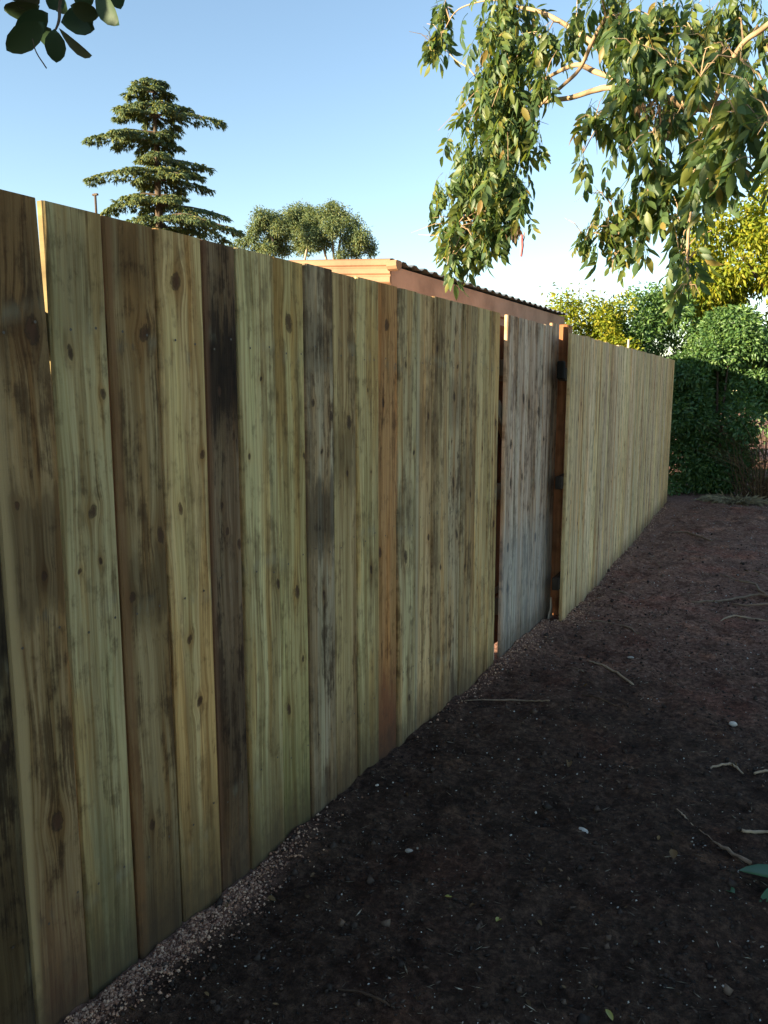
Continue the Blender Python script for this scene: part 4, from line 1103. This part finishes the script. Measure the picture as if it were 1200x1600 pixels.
twig('fallen_branch', 'fallen dead branch with forked bare twigs at the right edge of the path', [(-.02, 6.05, .03, 1.5), (-.2, 6.2, .03, 1.2), (-.31, 6.53, .03, .9), (-.45, 6.86, .01, .5)], .016, TW,
     [[(-.2, 6.2, .03, 1), (-.29, 6.26, .02, .9), (-.49, 6.08, .012, .8), (-.69, 5.93, 0, .5)], [(-.12, 6.14, .03, 1), (-.18, 6.5, .05, .9), (-.24, 6.85, .05, .7), (-.36, 7.05, .02, .5)],
      [(-.08, 6.1, .02, .9), (-.30, 5.95, .02, .7), (-.42, 5.97, .0, .4)], [(-.31, 6.53, .03, .7), (-.45, 6.6, .05, .5), (-.52, 6.75, .03, .3)], [(0, 6.05, .03, 1.2), (.12, 6.5, .06, .9), (.05, 7.0, .05, .5)]], cat='branch')
twig('twig', 'twig with pale peeling side beyond the fallen branch', [(-.66, 7.08, 0, .6), (-.55, 6.95, .008, 1), (-.47, 6.84, 0, .8)], .009, TW, group=GR)
twig('twig', 'crooked pale twig on the soil midway between fallen branch and green leaf', [(-.27, 3.24, 0, .8), (-.22, 3.29, .005, 1.1), (-.19, 3.30, .008, 1.1), (-.15, 3.25, 0, .7)], .007, TWP, group=GR)
twig('twig', 'thick cream stick cut off by the right edge above the green leaf', [(-.115, 2.78, .002, 1), (-.08, 2.82, .006, 1.1), (-.04, 2.84, .006, 1), (.06, 2.83, .002, 1)], .008, TWP, group=GR)
twig('twig', 'weathered stick tapering to a thin dark end right beside the green leaf', [(-.25, 2.74, 0, .35), (-.20, 2.70, .002, .4), (-.165, 2.665, .005, 1.2), (-.08, 2.60, .004, 1.3)], .008, TW, group=GR)
twig('twig', 'short pale chip of stick a little up and left of the weathered stick', [(-.34, 2.85, 0, .6), (-.31, 2.81, .003, 1), (-.27, 2.77, 0, .7)], .005, TWP, group=GR)
twig('twig', 'short sliver of wood near the gate left of the bleached stick', [(-1.06, 4.10, .002, .9), (-.99, 4.07, .002, .8)], .008, TW, group=GR)
twig('twig', 'dark twig nearest the viewer at the bottom of the path', [(-.96, 1.51, 0, .5), (-.90, 1.52, .004, 1), (-.84, 1.51, .004, 1), (-.79, 1.50, 0, .6)], .0045, TWD, group=GR)
twig('twig', 'pale stub of stick at the right edge beside the crooked twig', [(-.11, 3.25, .002, .9), (-.06, 3.29, .004, 1), (.02, 3.28, .002, 1)], .008, TWP, group=GR)
twig('twig', 'faint grey twig lying close against the far palings', [(-1.30, 6.02, 0, .7), (-1.25, 6.02, .003, 1), (-1.16, 5.98, 0, .7)], .008, TW, group=GR)
twig('twig', 'dark bent twig on the soil left of the fallen branch', [(-.92, 3.75, 0, .6), (-.83, 3.72, .004, 1), (-.72, 3.68, .0, .8)], .006, TWD, group=GR)

def pebble(label, x, y, L, W, H, rz, mat, cat='pebble', name='pebble'):
    bm = bmesh.new()
    bmesh.ops.create_icosphere(bm, subdivisions=2, radius=.5)
    for v_ in bm.verts:
        n_ = 1 + .22 * (float(vnoise(np.array(v_.co.x * 2 + x * 50), np.array(v_.co.y * 2 + v_.co.z * 3 + y * 30))) - .5)
        v_.co = Vector((v_.co.x * L * n_, v_.co.y * W * n_, v_.co.z * H * n_))
    me = bpy.data.meshes.new(name); bm.to_mesh(me); bm.free()
    me.materials.append(mat); me.shade_smooth()
    o = part(name, me, None, (x, y, gz(x, y) + H * .08), (.1, .05, rz))
    return tag(o, label, cat)
WHITE = flat('white_stone', (.56, .52, .47), .6, .3, .15, 40)
GREYS = flat('grey_stone', (.34, .31, .28), .8, .3, .25, 40)
pebble('smooth white pebble alone on the dark soil, the largest pale stone', -.61, 2.58, .046, .026, .016, -.6, WHITE)
pebble('small light grey stone nearest the middle of the fence foot', -1.07, 2.14, .030, .020, .012, .3, GREYS)
pebble('tiny white stone close to the palings left of the light grey stone', -1.38, 2.48, .016, .012, .008, .9, WHITE)
pebble('pale rounded stone lying on the open soil beyond the white pebble', -.23, 3.77, .036, .030, .022, .2, WHITE)
pebble('cream stone on the brown soil in front of the far palings', -.83, 4.48, .040, .026, .016, .4, GREYS)

def ground_leaf(label, x, y, rz, vf, mat, h=.006, tilt=0.0):
    V_, F_ = vf
    o = part('fallen_leaf', tri_mesh('fallen_leaf', V_, F_, mat), None, (x, y, gz(x, y) + h), (tilt, R(-4), rz))
    return tag(o, label, 'leaf')
ground_leaf('bright yellow-green leaf on the dark soil at the bottom edge', -.345, 1.765, R(-50), round_blade(.036, .014, .1, .5), YELLOW, .006)
ground_leaf('small pale green leaf lying on the dark soil toward the middle', -.88, 2.0, R(20), round_blade(.022, .012, .1, .4), YELLOW)
ground_leaf('curled yellowish leaf on the dark soil below the white pebble', -.70, 1.96, R(80), round_blade(.024, .016, .2, .5), YELLOW)
ground_leaf('curled brown leaf on the soil left of the weathered stick', -.30, 2.51, R(100), round_blade(.040, .026, -.2, .6), DRY, .01)

# low green plant leaning in at the right edge
gp = thing('green_plant', 'low broad-leaved green plant at the right edge of the path', 'plant', (.10, 2.50, gz(.10, 2.50)))
for k, (dx, dy, dz, L_, wd) in enumerate([(-1, .15, .05, .21, .085), (-.8, -.5, -.05, .17, .07), (-.4, .9, .35, .16, .07), (.5, .7, .5, .17, .07), (.8, -.4, .4, .17, .08), (0, -1, .2, .16, .07)]):
    vf = pose(round_blade(L_, wd, .18, .3), (0, 0, .045), (dx, dy, dz))
    part('leaf', tri_mesh('plant_leaf_%d' % k, vf[0], vf[1], BRIGHT), gp)
v, f = tube([(0, 0, -.02), (.005, 0, .05), (.0, .01, .09)], [.006, .005, .003], 6)
part('stem', mesh('plant_stem', v, f, BRIGHT), gp)
v_f = pose(round_blade(.05, .035, .2, .3), (-.21, -.09, .012), (-.6, .5, -.1))
part('leaf', tri_mesh('plant_leaf_low', v_f[0], v_f[1], BRIGHT), gp)

# dead grass at the foot of the shrubs
gr = thing('grass_tuft', 'flattened straw-coloured grass tuft in front of the green shrub', 'grass tuft', (-.88, 11.65, gz(-.88, 11.65)))
gl = []
for _ in range(420):
    a = random.uniform(0, 6.28); q = random.random() ** .6
    gl.append(pose(sprig(random.uniform(.10, .22), .008), (.36 * q * math.cos(a), .20 * q * math.sin(a), .0), (math.cos(a) + random.uniform(-.6, .6), math.sin(a) + random.uniform(-.6, .6), random.uniform(.1, .8))))
V_, F_ = tmerge(gl)
part('blades', tri_mesh('grass_blades', V_, F_, STRAW), gr, kind='stuff')
